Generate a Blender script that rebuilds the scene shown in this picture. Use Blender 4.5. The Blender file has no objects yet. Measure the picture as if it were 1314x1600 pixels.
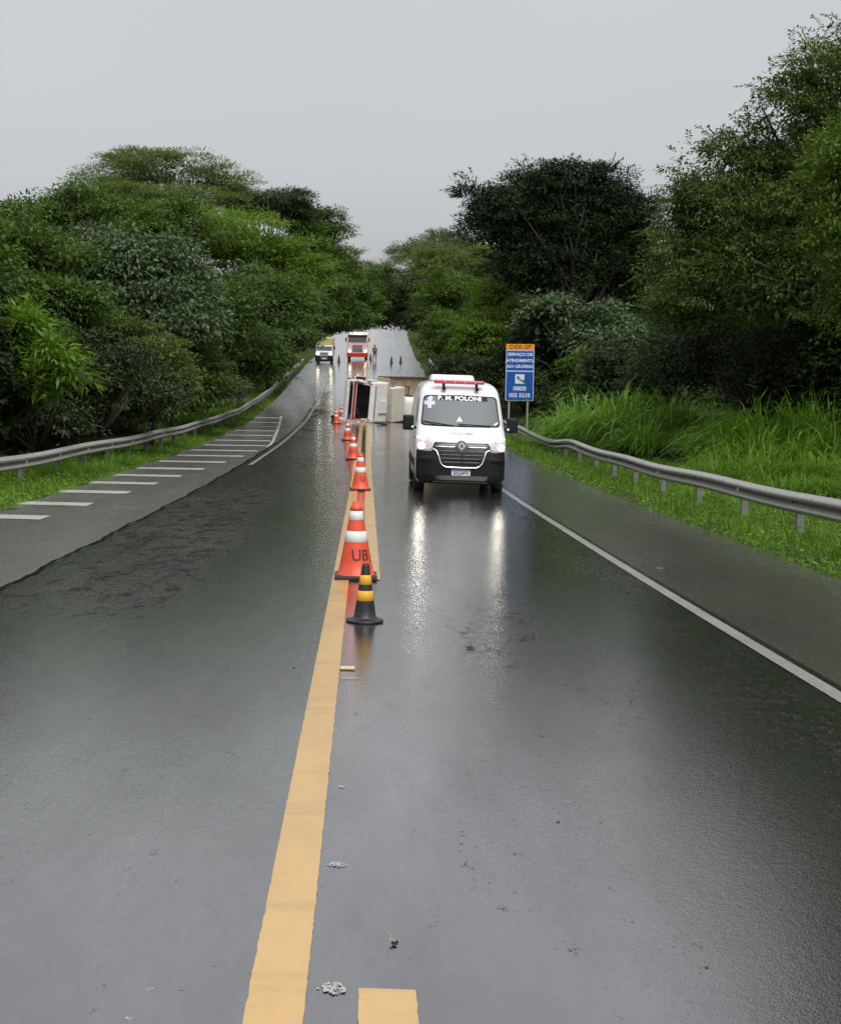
import bpy, bmesh, math, random
import numpy as np
from mathutils import Vector, Matrix

# ------------------------------------------------------------------ camera, sky, sun, exposure
scene = bpy.context.scene
COL = scene.collection
R = math.radians
FPX, IW, IH = 2300.0, 1314.0, 1600.0          # focal length and size in photo pixels
PITCH = math.atan(205.0 / FPX)
ROLL = R(0.8)
CAMZ = 1.80
FWD = Vector((0, math.cos(PITCH), -math.sin(PITCH)))
_up = Vector((0, math.sin(PITCH), math.cos(PITCH)))
_rt = Vector((1, 0, 0))
RGT = _rt * math.cos(ROLL) + _up * math.sin(ROLL)
UPV = _up * math.cos(ROLL) - _rt * math.sin(ROLL)
CAM = Vector((0, 0, CAMZ))
cam_d = bpy.data.cameras.new('camera')
cam = bpy.data.objects.new('camera', cam_d)
COL.objects.link(cam)
m = Matrix.Identity(4)
for i in range(3):
    m[i][0] = RGT[i]; m[i][1] = UPV[i]; m[i][2] = -FWD[i]; m[i][3] = CAM[i]
cam.matrix_world = m
cam_d.sensor_fit = 'VERTICAL'
cam_d.sensor_height = 24.0
cam_d.lens = 24.0 * FPX / IH
cam_d.clip_start = 0.1
cam_d.clip_end = 6000
scene.camera = cam

world = bpy.data.worlds.new('World')
scene.world = world
world.use_nodes = True
wn, wl = world.node_tree.nodes, world.node_tree.links
wn.clear()
SUN_EL, SUN_AZ = R(52), R(160)                # high, behind the camera, through thick cloud
sky = wn.new('ShaderNodeTexSky')
sky.sky_type = 'NISHITA'; sky.sun_disc = False
sky.sun_elevation = SUN_EL; sky.sun_rotation = SUN_AZ
sky.air_density = 1.0; sky.dust_density = 4.0
hsv = wn.new('ShaderNodeHueSaturation'); hsv.inputs['Saturation'].default_value = 0.12
wl.new(sky.outputs[0], hsv.inputs['Color'])
bg1 = wn.new('ShaderNodeBackground'); bg1.inputs['Strength'].default_value = 0.05
wl.new(hsv.outputs[0], bg1.inputs['Color'])
# cloud deck: even grey, a little brighter overhead as an overcast sky is, with faint cloud structure
tc = wn.new('ShaderNodeTexCoord')
sep = wn.new('ShaderNodeSeparateXYZ'); wl.new(tc.outputs['Generated'], sep.inputs[0])
zc = wn.new('ShaderNodeClamp'); wl.new(sep.outputs['Z'], zc.inputs['Value'])
zp = wn.new('ShaderNodeMath'); zp.operation = 'POWER'; wl.new(zc.outputs[0], zp.inputs[0]); zp.inputs[1].default_value = 1.7
zm = wn.new('ShaderNodeMath'); zm.operation = 'MULTIPLY_ADD'; wl.new(zp.outputs[0], zm.inputs[0])
zm.inputs[1].default_value = 1.9; zm.inputs[2].default_value = 1.0
cn = wn.new('ShaderNodeTexNoise'); cn.inputs['Scale'].default_value = 1.6; cn.inputs['Detail'].default_value = 5
wl.new(tc.outputs['Generated'], cn.inputs['Vector'])
cm = wn.new('ShaderNodeMapRange'); wl.new(cn.outputs['Fac'], cm.inputs['Value'])
cm.inputs['From Min'].default_value = 0.3; cm.inputs['From Max'].default_value = 0.7
cm.inputs['To Min'].default_value = 0.93; cm.inputs['To Max'].default_value = 1.06
mu = wn.new('ShaderNodeMath'); mu.operation = 'MULTIPLY'
wl.new(zm.outputs[0], mu.inputs[0]); wl.new(cm.outputs[0], mu.inputs[1])
st = wn.new('ShaderNodeMath'); st.operation = 'MULTIPLY'; wl.new(mu.outputs[0], st.inputs[0])
st.inputs[1].default_value = 0.228
bg2 = wn.new('ShaderNodeBackground'); bg2.inputs['Color'].default_value = (0.955, 0.985, 1.04, 1)
wl.new(st.outputs[0], bg2.inputs['Strength'])
ad = wn.new('ShaderNodeAddShader'); wl.new(bg1.outputs[0], ad.inputs[0]); wl.new(bg2.outputs[0], ad.inputs[1])
wo = wn.new('ShaderNodeOutputWorld'); wl.new(ad.outputs[0], wo.inputs[0])

sun_d = bpy.data.lights.new('sun', 'SUN')
sun_d.energy = 1.5; sun_d.angle = R(35); sun_d.color = (1.0, 0.975, 0.94)
sun = bpy.data.objects.new('sun', sun_d)
COL.objects.link(sun)
_sd = Vector((math.sin(SUN_AZ) * math.cos(SUN_EL), math.cos(SUN_AZ) * math.cos(SUN_EL), math.sin(SUN_EL)))
sun.rotation_euler = _sd.to_track_quat('Z', 'Y').to_euler()
sun.location = (0, -20, 40)

scene.view_settings.view_transform = 'Standard'
scene.view_settings.look = 'None'
scene.view_settings.gamma = 1.0
scene.view_settings.exposure = 0.42
scene.view_settings.use_curve_mapping = False
scene.render.engine = 'CYCLES'
scene.cycles.max_bounces = 6
scene.cycles.diffuse_bounces = 3
scene.cycles.glossy_bounces = 3
scene.cycles.transmission_bounces = 4
scene.cycles.transparent_max_bounces = 4
scene.cycles.caustics_reflective = False
scene.cycles.caustics_refractive = False
scene.cycles.use_denoising = True
scene.cycles.denoising_prefilter = 'FAST'
scene.cycles.sample_clamp_indirect = 3.0


def P(px, py, Y):
    """world point at depth Y on the ray through a photo pixel"""
    d = FWD + RGT * ((px - IW / 2) / FPX) + UPV * ((IH / 2 - py) / FPX)
    return CAM + d * (Y / d.y)


# ------------------------------------------------------------------ lie of the land
_pts = np.array([(-60, 1.6), (-30, 0.72), (0, -1.78), (4.2, -1.876), (16, -2.15), (32, -2.42), (46, -2.53), (62, -2.58),
                 (85, -2.36), (110, -1.35), (150, 1.05), (190, 3.35), (240, 6.8), (285, 10.5), (315, 12.4), (350, 13.5),
                 (420, 13.6), (600, 8.0), (900, 6.0)])
_pts[0] = (-60, -0.6); _pts[1] = (-30, -1.1)
_ys = np.arange(-60, 901, 1.0)
_zs = np.interp(_ys, _pts[:, 0], _pts[:, 1])
_k = np.exp(-0.5 * (np.arange(-12, 13) / 4.0) ** 2); _k /= _k.sum()
_zs = np.convolve(np.pad(_zs, 12, mode='edge'), _k, mode='valid') + CAMZ


def zr(Y):
    return np.interp(Y, _ys, _zs)


def xc(Y):
    Y = np.asarray(Y, float)
    return (-0.085 - 0.0378 * Y + 5.0e-5 * np.clip(Y - 100, 0, 250) ** 2 - 0.004 * np.clip(Y - 300, 0, 90) ** 2)


def zoff(off):
    """cross fall of carriageway and verge, by distance from the centre line"""
    return np.interp(off, [-400, -120, -40, -20, -11, -8.4, -6.6, -3.6, 0, 3.4, 5.8, 7.0, 9.0, 14, 30, 120, 400],
                     [3.0, 2.0, 1.2, 0.6, 0.1, -0.14, -0.11, -0.07, 0, -0.07, -0.11, -0.16, -0.12, 0.5, 1.2, 2.0, 3.0])


def G(off, Y, h=0.0):
    return Vector((float(xc(Y)) + off, Y, float(zr(Y)) + float(zoff(off)) + h))


# ------------------------------------------------------------------ helpers
def tag(o, label=None, cat=None, group=None, kind=None):
    if label: o['label'] = label
    if cat: o['category'] = cat
    if group: o['group'] = group
    if kind: o['kind'] = kind
    return o


def empty(name, loc=(0, 0, 0), rot=None):
    o = bpy.data.objects.new(name, None)
    o.empty_display_size = 0.2
    o.location = loc
    if rot is not None: o.rotation_euler = rot
    COL.objects.link(o)
    return o


def link(name, me, mat=None, parent=None, smooth=False, loc=None):
    if mat is not None and not me.materials: me.materials.append(mat)
    if smooth:
        me.polygons.foreach_set('use_smooth', np.ones(len(me.polygons), bool))
    o = bpy.data.objects.new(name, me)
    COL.objects.link(o)
    if parent is not None: o.parent = parent
    if loc is not None: o.location = loc
    return o


def pymesh(name, v, f):
    me = bpy.data.meshes.new(name)
    me.from_pydata([tuple(map(float, p)) for p in v], [], f)
    me.update()
    return me


def npmesh(name, v, f):
    """v (n,3), f (m,k) numpy arrays"""
    me = bpy.data.meshes.new(name)
    v = np.ascontiguousarray(v, np.float32); f = np.ascontiguousarray(f, np.int32)
    k = f.shape[1]
    me.vertices.add(len(v)); me.vertices.foreach_set('co', v.ravel())
    me.loops.add(f.size); me.loops.foreach_set('vertex_index', f.ravel())
    me.polygons.add(len(f)); me.polygons.foreach_set('loop_start', np.arange(0, f.size, k, dtype=np.int32))
    me.update(calc_edges=True)
    return me


def bm_mesh(name, bm):
    me = bpy.data.meshes.new(name)
    bm.to_mesh(me); bm.free()
    return me


def box(name, size, loc, mat, parent=None, bevel=0.0, seg=2, rot=None, taper=None, smooth=False):
    bm = bmesh.new()
    bmesh.ops.create_cube(bm, size=1.0)
    for v in bm.verts:
        v.co = Vector((v.co.x * size[0], v.co.y * size[1], v.co.z * size[2]))
        if taper and v.co.z > 0:
            v.co.x *= taper[0]; v.co.y *= taper[1]
    if bevel > 0:
        bmesh.ops.bevel(bm, geom=bm.edges[:], offset=bevel, segments=seg, profile=0.6, affect='EDGES')
    if rot is not None:
        bmesh.ops.rotate(bm, verts=bm.verts, matrix=Matrix.Rotation(rot[1], 3, rot[0]))
    bmesh.ops.translate(bm, verts=bm.verts, vec=Vector(loc))
    return link(name, bm_mesh(name, bm), mat, parent, smooth)


def lathe(name, prof, mat, parent=None, seg=32, axis='Z', loc=(0, 0, 0), smooth=True, square=None):
    v, f = [], []
    n = len(prof)
    for j in range(seg):
        a = 2 * math.pi * j / seg
        for (r, z) in prof:
            x, y = r * math.cos(a), r * math.sin(a)
            p = (x, y, z) if axis == 'Z' else ((z, x, y) if axis == 'X' else (x, z, y))
            v.append((p[0] + loc[0], p[1] + loc[1], p[2] + loc[2]))
    for j in range(seg):
        k = (j + 1) % seg
        for i in range(n - 1):
            f.append((j * n + i, k * n + i, k * n + i + 1, j * n + i + 1))
    me = pymesh(name, v, f)
    return link(name, me, mat, parent, smooth)


def tube_geo(pts, rad, seg=7):
    pts = [Vector(p) for p in pts]
    v, f = [], []
    for i, p in enumerate(pts):
        t = (pts[min(i + 1, len(pts) - 1)] - pts[max(i - 1, 0)]).normalized()
        a = t.orthogonal().normalized() if abs(t.z) > 0.9 else t.cross(Vector((0, 0, 1))).normalized()
        b = t.cross(a)
        r = rad[i] if hasattr(rad, '__len__') else rad
        for j in range(seg):
            w = 2 * math.pi * j / seg
            v.append(p + a * (r * math.cos(w)) + b * (r * math.sin(w)))
    for i in range(len(pts) - 1):
        for j in range(seg):
            k = (j + 1) % seg
            f.append((i * seg + j, i * seg + k, (i + 1) * seg + k, (i + 1) * seg + j))
    f.append(tuple(range(seg))[::-1]); f.append(tuple(range((len(pts) - 1) * seg, len(pts) * seg)))
    return v, f


def tube(name, pts, rad, mat, parent=None, seg=8, smooth=True):
    v, f = tube_geo(pts, rad, seg)
    return link(name, pymesh(name, v, f), mat, parent, smooth)


def text_mesh(s, size, bold=0.0, sx=1.0, extrude=0.002, align='CENTER', mirror=False):
    cu = bpy.data.curves.new('t', 'FONT')
    cu.body = s; cu.size = size; cu.align_x = align; cu.align_y = 'CENTER'
    cu.offset = bold; cu.extrude = extrude; cu.resolution_u = 3
    o = bpy.data.objects.new('t', cu)
    COL.objects.link(o)
    dg = bpy.context.evaluated_depsgraph_get()
    me = bpy.data.meshes.new_from_object(o.evaluated_get(dg))
    bpy.data.objects.remove(o); bpy.data.curves.remove(cu)
    for v in me.vertices: v.co.x *= sx * (-1 if mirror else 1)
    if mirror: me.flip_normals()
    me.materials.clear()
    return me


# ------------------------------------------------------------------ materials
MATS = {}


def mat(name, color=(0.5, 0.5, 0.5), rough=0.5, metal=0.0, spec=0.5, emis=None, estr=0.0, noise=0.0, nscale=8.0, bump=0.0, coat=0.0, trans=0.0):
    mt = bpy.data.materials.new(name); mt.use_nodes = True
    n, l = mt.node_tree.nodes, mt.node_tree.links
    b = n['Principled BSDF']
    b.inputs['Base Color'].default_value = (*color, 1)
    b.inputs['Roughness'].default_value = rough
    b.inputs['Metallic'].default_value = metal
    b.inputs['Specular IOR Level'].default_value = spec
    b.inputs['Coat Weight'].default_value = coat
    if emis:
        b.inputs['Emission Color'].default_value = (*emis, 1); b.inputs['Emission Strength'].default_value = estr
    if noise > 0 or bump > 0:
        t = n.new('ShaderNodeTexCoord')
        nz = n.new('ShaderNodeTexNoise'); nz.inputs['Scale'].default_value = nscale; nz.inputs['Detail'].default_value = 6
        nz.inputs['Roughness'].default_value = 0.65
        l.new(t.outputs['Object'], nz.inputs['Vector'])
        if noise > 0:
            mr = n.new('ShaderNodeMapRange'); l.new(nz.outputs['Fac'], mr.inputs['Value'])
            mr.inputs['From Min'].default_value = 0.3; mr.inputs['From Max'].default_value = 0.7
            mr.inputs['To Min'].default_value = 1 - noise; mr.inputs['To Max'].default_value = 1 + noise * 0.6
            mx = n.new('ShaderNodeVectorMath'); mx.operation = 'SCALE'
            mx.inputs[0].default_value = color; l.new(mr.outputs[0], mx.inputs['Scale'])
            l.new(mx.outputs[0], b.inputs['Base Color'])
        if bump > 0:
            bp = n.new('ShaderNodeBump'); bp.inputs['Strength'].default_value = bump; bp.inputs['Distance'].default_value = 0.02
            l.new(nz.outputs['Fac'], bp.inputs['Height']); l.new(bp.outputs[0], b.inputs['Normal'])
    MATS[name] = mt
    return mt


class NG:
    """small node-graph helper"""
    def __init__(self, name):
        self.mt = bpy.data.materials.new(name); self.mt.use_nodes = True
        self.n, self.l = self.mt.node_tree.nodes, self.mt.node_tree.links
        self.b = self.n['Principled BSDF']
        self.out = self.n['Material Output']
        self.tc = self.n.new('ShaderNodeTexCoord')
        MATS[name] = self.mt

    def noise(self, scale, detail=4, rough=0.6, stretch=None, dist=0.0):
        nz = self.n.new('ShaderNodeTexNoise')
        nz.inputs['Scale'].default_value = scale; nz.inputs['Detail'].default_value = detail
        nz.inputs['Roughness'].default_value = rough; nz.inputs['Distortion'].default_value = dist
        if stretch:
            mp = self.n.new('ShaderNodeMapping'); mp.inputs['Scale'].default_value = stretch
            self.l.new(self.tc.outputs['Object'], mp.inputs['Vector']); self.l.new(mp.outputs[0], nz.inputs['Vector'])
        else:
            self.l.new(self.tc.outputs['Object'], nz.inputs['Vector'])
        return nz.outputs['Fac']

    def rng(self, s, a, b, c, d):
        mr = self.n.new('ShaderNodeMapRange'); self.l.new(s, mr.inputs['Value'])
        for k, v in zip(('From Min', 'From Max', 'To Min', 'To Max'), (a, b, c, d)): mr.inputs[k].default_value = v
        return mr.outputs[0]

    def math(self, op, a, b):
        mm = self.n.new('ShaderNodeMath'); mm.operation = op
        for i, s in enumerate((a, b)):
            if isinstance(s, (int, float)): mm.inputs[i].default_value = s
            else: self.l.new(s, mm.inputs[i])
        return mm.outputs[0]

    def mix(self, f, a, b):
        mx = self.n.new('ShaderNodeMix'); mx.data_type = 'RGBA'
        for i, s in ((0, f), (6, a), (7, b)):
            if isinstance(s, (int, float)): mx.inputs[i].default_value = s
            elif isinstance(s, tuple): mx.inputs[i].default_value = (*s, 1)
            else: self.l.new(s, mx.inputs[i])
        return mx.outputs[2]

    def bump(self, h, strength, dist, prev=None):
        bp = self.n.new('ShaderNodeBump'); bp.inputs['Distance'].default_value = dist
        if isinstance(strength, (int, float)): bp.inputs['Strength'].default_value = strength
        else: self.l.new(strength, bp.inputs['Strength'])
        self.l.new(h, bp.inputs['Height'])
        if prev is not None: self.l.new(prev, bp.inputs['Normal'])
        return bp.outputs[0]

    def set(self, **k):
        for key, v in k.items():
            i = self.b.inputs[key.replace('_', ' ')]
            if isinstance(v, (int, float)): i.default_value = v
            elif isinstance(v, tuple): i.default_value = (*v, 1)
            else: self.l.new(v, i)


def wet_asphalt(name, dark, light, r_wet, r_dry, thr, brown=0.0, ior=2.4, coat=1.0, bias=(), dryk=0.88):
    """bias: worn, open-textured stretches that drain, and one painted dark reflection: (offset0, offset1, Y0, Y1, amount)"""
    g = NG(name)
    sp = g.n.new('ShaderNodeSeparateXYZ'); g.l.new(g.tc.outputs['Object'], sp.inputs[0])
    off = g.math('ADD', sp.outputs[0], g.math('MULTIPLY', sp.outputs[1], 0.0378))
    big = g.noise(0.24, 6, 0.68, (1.6, 0.5, 1))
    mid = g.noise(3.0, 6, 0.78, (1.3, 0.5, 1))
    sml = g.noise(13.0, 4, 0.75, (1.0, 0.6, 1))
    fine = g.noise(70.0, 3, 0.7)
    grain = g.noise(115.0, 2, 0.6)
    m = g.math('ADD', g.math('MULTIPLY', big, 0.30), g.math('MULTIPLY', mid, 0.24))
    m = g.math('ADD', m, g.math('MULTIPLY', sml, 0.30))
    for (o0, o1, y0, y1, amt) in bias:
        def win(s_, a, b, soft):
            u = g.n.new('ShaderNodeMapRange'); u.interpolation_type = 'SMOOTHSTEP'; g.l.new(s_, u.inputs['Value'])
            u.inputs['From Min'].default_value = a - soft; u.inputs['From Max'].default_value = a + soft
            w = g.n.new('ShaderNodeMapRange'); w.interpolation_type = 'SMOOTHSTEP'; g.l.new(s_, w.inputs['Value'])
            w.inputs['From Min'].default_value = b - soft; w.inputs['From Max'].default_value = b + soft
            w.inputs['To Min'].default_value = 1; w.inputs['To Max'].default_value = 0
            return g.math('MULTIPLY', u.outputs[0], w.outputs[0])
        k = g.math('MULTIPLY', win(off, o0, o1, 0.45), win(sp.outputs[1], y0, y1, 3.0))
        m = g.math('ADD', m, g.math('MULTIPLY', k, amt))
    m = g.math('ADD', m, g.math('MULTIPLY', g.math('SUBTRACT', fine, 0.5), 0.26))      # stones break the water film
    dry = g.rng(m, thr, thr + 0.05, 0.0, 1.0)
    agg = g.rng(fine, 0.38, 0.66, 0.0, 1.0)
    col = g.mix(agg, dark, light)
    spots = g.rng(g.noise(60.0, 2, 0.5), 0.64, 0.70, 0.0, 0.7)
    col = g.mix(spots, col, tuple(c * 2.2 for c in light))
    stain = g.rng(g.noise(0.6, 5, 0.7, (1.6, 0.3, 1)), 0.4, 0.68, 0.0, 1.0)
    col = g.mix(g.math('MULTIPLY', stain, 0.5), col, tuple(c * 0.55 for c in dark))
    if brown:
        br = g.rng(g.noise(0.35, 4, 0.6), 0.35, 0.65, 0.0, brown)
        col = g.mix(br, col, tuple(c * k for c, k in zip(light, (0.85, 0.70, 0.62))))
    stone = g.mix(g.rng(g.noise(48.0, 3, 0.7), 0.46, 0.60, 0.0, 1.0), tuple(c * 0.9 for c in dark), tuple(min(0.3, c * 4.0) for c in light))
    stone = g.mix(g.rng(mid, 0.44, 0.60, 0.0, 0.85), stone, tuple(c * 0.7 for c in dark))
    rg = g.rng(dry, 0.0, 1.0, r_wet, r_dry)
    rg = g.math('ADD', rg, g.rng(grain, 0.3, 0.7, -0.03, 0.05))
    n1 = g.bump(g.noise(32.0, 3, 0.6, (1.0, 0.7, 1)), g.rng(dry, 0, 1, 0.09, 0.40), 0.008)
    n2 = g.bump(grain, g.rng(dry, 0, 1, 0.42, 1.0), 0.002, n1)
    g.set(Base_Color=col, Roughness=r_wet, Specular_IOR_Level=0.5, IOR=ior, Normal=n2,
          Coat_Weight=g.math('MULTIPLY', g.rng(g.noise(1.1, 6, 0.75, (1.5, 0.35, 1)), 0.36, 0.62, 1.0, 0.62), coat), Coat_IOR=2.2, Coat_Roughness=r_wet * 0.9, Coat_Normal=n2)
    g.l.new(rg, g.b.inputs['Roughness'])
    df = g.n.new('ShaderNodeBsdfDiffuse'); df.inputs['Roughness'].default_value = 0.6     # drained open stone, no film
    g.l.new(stone, df.inputs['Color']); g.l.new(n2, df.inputs['Normal'])
    mx = g.n.new('ShaderNodeMixShader'); g.l.new(g.math('MULTIPLY', dry, dryk), mx.inputs[0])
    g.l.new(g.b.outputs[0], mx.inputs[1]); g.l.new(df.outputs[0], mx.inputs[2]); g.l.new(mx.outputs[0], g.out.inputs['Surface'])
    return g.mt


M_road = wet_asphalt('wet_asphalt', (0.009, 0.0085, 0.008), (0.030, 0.0285, 0.027), 0.115, 0.22, 0.485, ior=2.4,
                     bias=((-3.8, -1.75, 12, 50, 0.075), (-3.8, -1.1, 11, 30, 0.030), (1.0, 1.9, 10.8, 14.5, 0.07), (2.4, 3.7, 4, 34, 0.065), (-3.7, -2.6, 50, 120, 0.09)))  # right lane edge stretch paints in the dark reflection of the trees
M_shl = wet_asphalt('worn_wet_asphalt_left', (0.150, 0.144, 0.142), (0.270, 0.260, 0.256), 0.19, 0.36, 0.525, 0.25, 2.4, 1.0, bias=((-5.6, -4.0, 24, 34, 0.06),), dryk=0.6)
M_shr = wet_asphalt('worn_wet_asphalt_right', (0.052, 0.046, 0.045), (0.120, 0.109, 0.107), 0.17, 0.36, 0.50, 0.45, 2.4, 1.0, bias=((5.0, 6.4, 8, 40, 0.06),), dryk=0.6)


def paint(name, col, under=(0.06, 0.06, 0.06), wear=(0.62, 0.74), rough=0.22, dirt=(0.4, 0.7)):
    g = NG(name)
    fine = g.noise(55.0, 4, 0.75)
    mid = g.noise(2.2, 5, 0.7, (2.0, 0.5, 1))
    w = g.rng(g.math('ADD', g.math('MULTIPLY', fine, 0.65), g.math('MULTIPLY', mid, 0.35)), wear[0], wear[1], 0.0, 0.85)
    d = g.rng(mid, dirt[0], dirt[1], 0.0, 0.35)
    c = g.mix(d, col, tuple(x * 0.6 for x in col))
    tyre = g.rng(g.noise(0.8, 6, 0.75, (0.6, 3.0, 1)), 0.52, 0.72, 0.0, 0.45)
    c = g.mix(tyre, c, tuple(x * 0.45 for x in col))
    c = g.mix(w, c, under)
    g.set(Base_Color=c, Roughness=rough, Normal=g.bump(fine, 0.35, 0.003), Specular_IOR_Level=0.5, IOR=1.85)
    return g.mt


M_yellow = paint('yellow_road_paint', (0.60, 0.37, 0.13))
M_white = paint('white_road_paint', (0.36, 0.35, 0.335), wear=(0.52, 0.70))
M_oldwhite = paint('worn_white_road_paint', (0.66, 0.65, 0.62), under=(0.10, 0.095, 0.09), wear=(0.52, 0.70))
M_crumb = mat('asphalt_edge', (0.008, 0.008, 0.008), 0.7, spec=0.02, noise=0.4, nscale=30, bump=0.6)


def soil():
    g = NG('soil')
    n1 = g.noise(1.3, 6, 0.7)
    c = g.mix(g.rng(n1, 0.3, 0.7, 0, 1), (0.030, 0.042, 0.012), (0.055, 0.075, 0.018))
    g.set(Base_Color=c, Roughness=0.95, Specular_IOR_Level=0.1, Normal=g.bump(g.noise(14, 4, 0.7), 0.8, 0.05))
    return g.mt


M_soil = soil()


def foliage(name, dark, mid, light, trans=0.25, rough=0.45, spec=0.22):
    mt = bpy.data.materials.new(name); mt.use_nodes = True
    n, l = mt.node_tree.nodes, mt.node_tree.links
    n.clear()
    ge = n.new('ShaderNodeNewGeometry')
    cr = n.new('ShaderNodeValToRGB')
    e = cr.color_ramp.elements
    e[0].position = 0.0; e[0].color = (*dark, 1)
    e[1].position = 1.0; e[1].color = (*light, 1)
    k = cr.color_ramp.elements.new(0.55); k.color = (*mid, 1)
    # branch-sized patches of older and younger growth plus leaf by leaf variation
    tcn = n.new('ShaderNodeTexCoord')
    nz = n.new('ShaderNodeTexNoise'); nz.inputs['Scale'].default_value = 0.45; nz.inputs['Detail'].default_value = 3
    l.new(tcn.outputs['Object'], nz.inputs['Vector'])
    mr = n.new('ShaderNodeMapRange'); l.new(nz.outputs['Fac'], mr.inputs['Value'])
    mr.inputs['From Min'].default_value = 0.32; mr.inputs['From Max'].default_value = 0.68
    nz2 = n.new('ShaderNodeTexNoise'); nz2.inputs['Scale'].default_value = 1.7; nz2.inputs['Detail'].default_value = 2
    l.new(tcn.outputs['Object'], nz2.inputs['Vector'])
    mr2 = n.new('ShaderNodeMapRange'); l.new(nz2.outputs['Fac'], mr2.inputs['Value'])
    mr2.inputs['From Min'].default_value = 0.34; mr2.inputs['From Max'].default_value = 0.66
    b2 = n.new('ShaderNodeMath'); b2.operation = 'MULTIPLY'; b2.inputs[1].default_value = 0.32
    l.new(mr.outputs[0], b2.inputs[0])
    b3 = n.new('ShaderNodeMath'); b3.operation = 'MULTIPLY_ADD'; b3.inputs[1].default_value = 0.30
    l.new(mr2.outputs[0], b3.inputs[0]); l.new(b2.outputs[0], b3.inputs[2])
    a = n.new('ShaderNodeMath'); a.operation = 'MULTIPLY_ADD'; a.inputs[1].default_value = 0.38
    l.new(ge.outputs['Random Per Island'], a.inputs[0]); l.new(b3.outputs[0], a.inputs[2])
    l.new(a.outputs[0], cr.inputs[0])
    b = n.new('ShaderNodeBsdfPrincipled')
    l.new(cr.outputs[0], b.inputs['Base Color'])
    b.inputs['Roughness'].default_value = rough
    b.inputs['Specular IOR Level'].default_value = spec
    tr = n.new('ShaderNodeBsdfTranslucent')
    br = n.new('ShaderNodeMix'); br.data_type = 'RGBA'; br.blend_type = 'MULTIPLY'; br.inputs[0].default_value = 1.0
    l.new(cr.outputs[0], br.inputs[6]); br.inputs[7].default_value = (1.5, 1.7, 0.7, 1)
    l.new(br.outputs[2], tr.inputs[0])
    mx = n.new('ShaderNodeMixShader'); mx.inputs[0].default_value = trans
    l.new(b.outputs[0], mx.inputs[1]); l.new(tr.outputs[0], mx.inputs[2])
    o = n.new('ShaderNodeOutputMaterial'); l.new(mx.outputs[0], o.inputs[0])
    MATS[name] = mt
    return mt


F_dark = foliage('leaf_dark', (0.034, 0.062, 0.015), (0.067, 0.119, 0.024), (0.146, 0.222, 0.045))
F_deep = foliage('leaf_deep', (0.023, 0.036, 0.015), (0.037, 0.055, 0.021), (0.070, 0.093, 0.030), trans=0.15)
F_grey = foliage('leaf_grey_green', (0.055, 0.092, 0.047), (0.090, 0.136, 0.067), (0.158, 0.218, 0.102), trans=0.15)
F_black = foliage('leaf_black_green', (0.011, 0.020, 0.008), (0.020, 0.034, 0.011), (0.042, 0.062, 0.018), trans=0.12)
F_mid = foliage('leaf_mid', (0.042, 0.077, 0.013), (0.084, 0.143, 0.023), (0.160, 0.231, 0.040))
F_bright = foliage('leaf_bright', (0.066, 0.124, 0.017), (0.125, 0.207, 0.022), (0.221, 0.295, 0.035), trans=0.3)
F_olive = foliage('leaf_olive', (0.047, 0.076, 0.019), (0.087, 0.130, 0.032), (0.166, 0.221, 0.056))
F_lime = foliage('leaf_lime', (0.054, 0.108, 0.011), (0.108, 0.189, 0.018), (0.189, 0.279, 0.036), trans=0.3)
F_umb = foliage('leaf_feathery', (0.072, 0.102, 0.030), (0.114, 0.156, 0.046), (0.174, 0.222, 0.072), trans=0.3)
F_far_haze = foliage('leaf_far_haze', (0.050, 0.085, 0.030), (0.075, 0.120, 0.040), (0.105, 0.155, 0.055))  # distance haze is put into these pale, flat leaf colours
F_grass = foliage('grass_blade', (0.052, 0.115, 0.010), (0.110, 0.209, 0.019), (0.209, 0.314, 0.042), trans=0.3, rough=0.5)
F_tall = foliage('tall_grass_blade', (0.073, 0.160, 0.019), (0.155, 0.290, 0.033), (0.306, 0.448, 0.083), trans=0.3, rough=0.4)
M_dbark = mat('dark_wet_bark', (0.022, 0.018, 0.015), 0.8, noise=0.5, nscale=7, bump=0.8)
M_bark = mat('bark', (0.045, 0.037, 0.030), 0.85, noise=0.5, nscale=7, bump=0.8)

# ------------------------------------------------------------------ ground and road
def ysteps(y0, y1):
    ys, y = [], y0
    while y < y1 - 1e-6:
        ys.append(y)
        y += 0.5 if y < 60 else (1.0 if y < 150 else (2.0 if y < 400 else 20.0))
    ys.append(y1)
    return np.array(ys)


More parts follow.
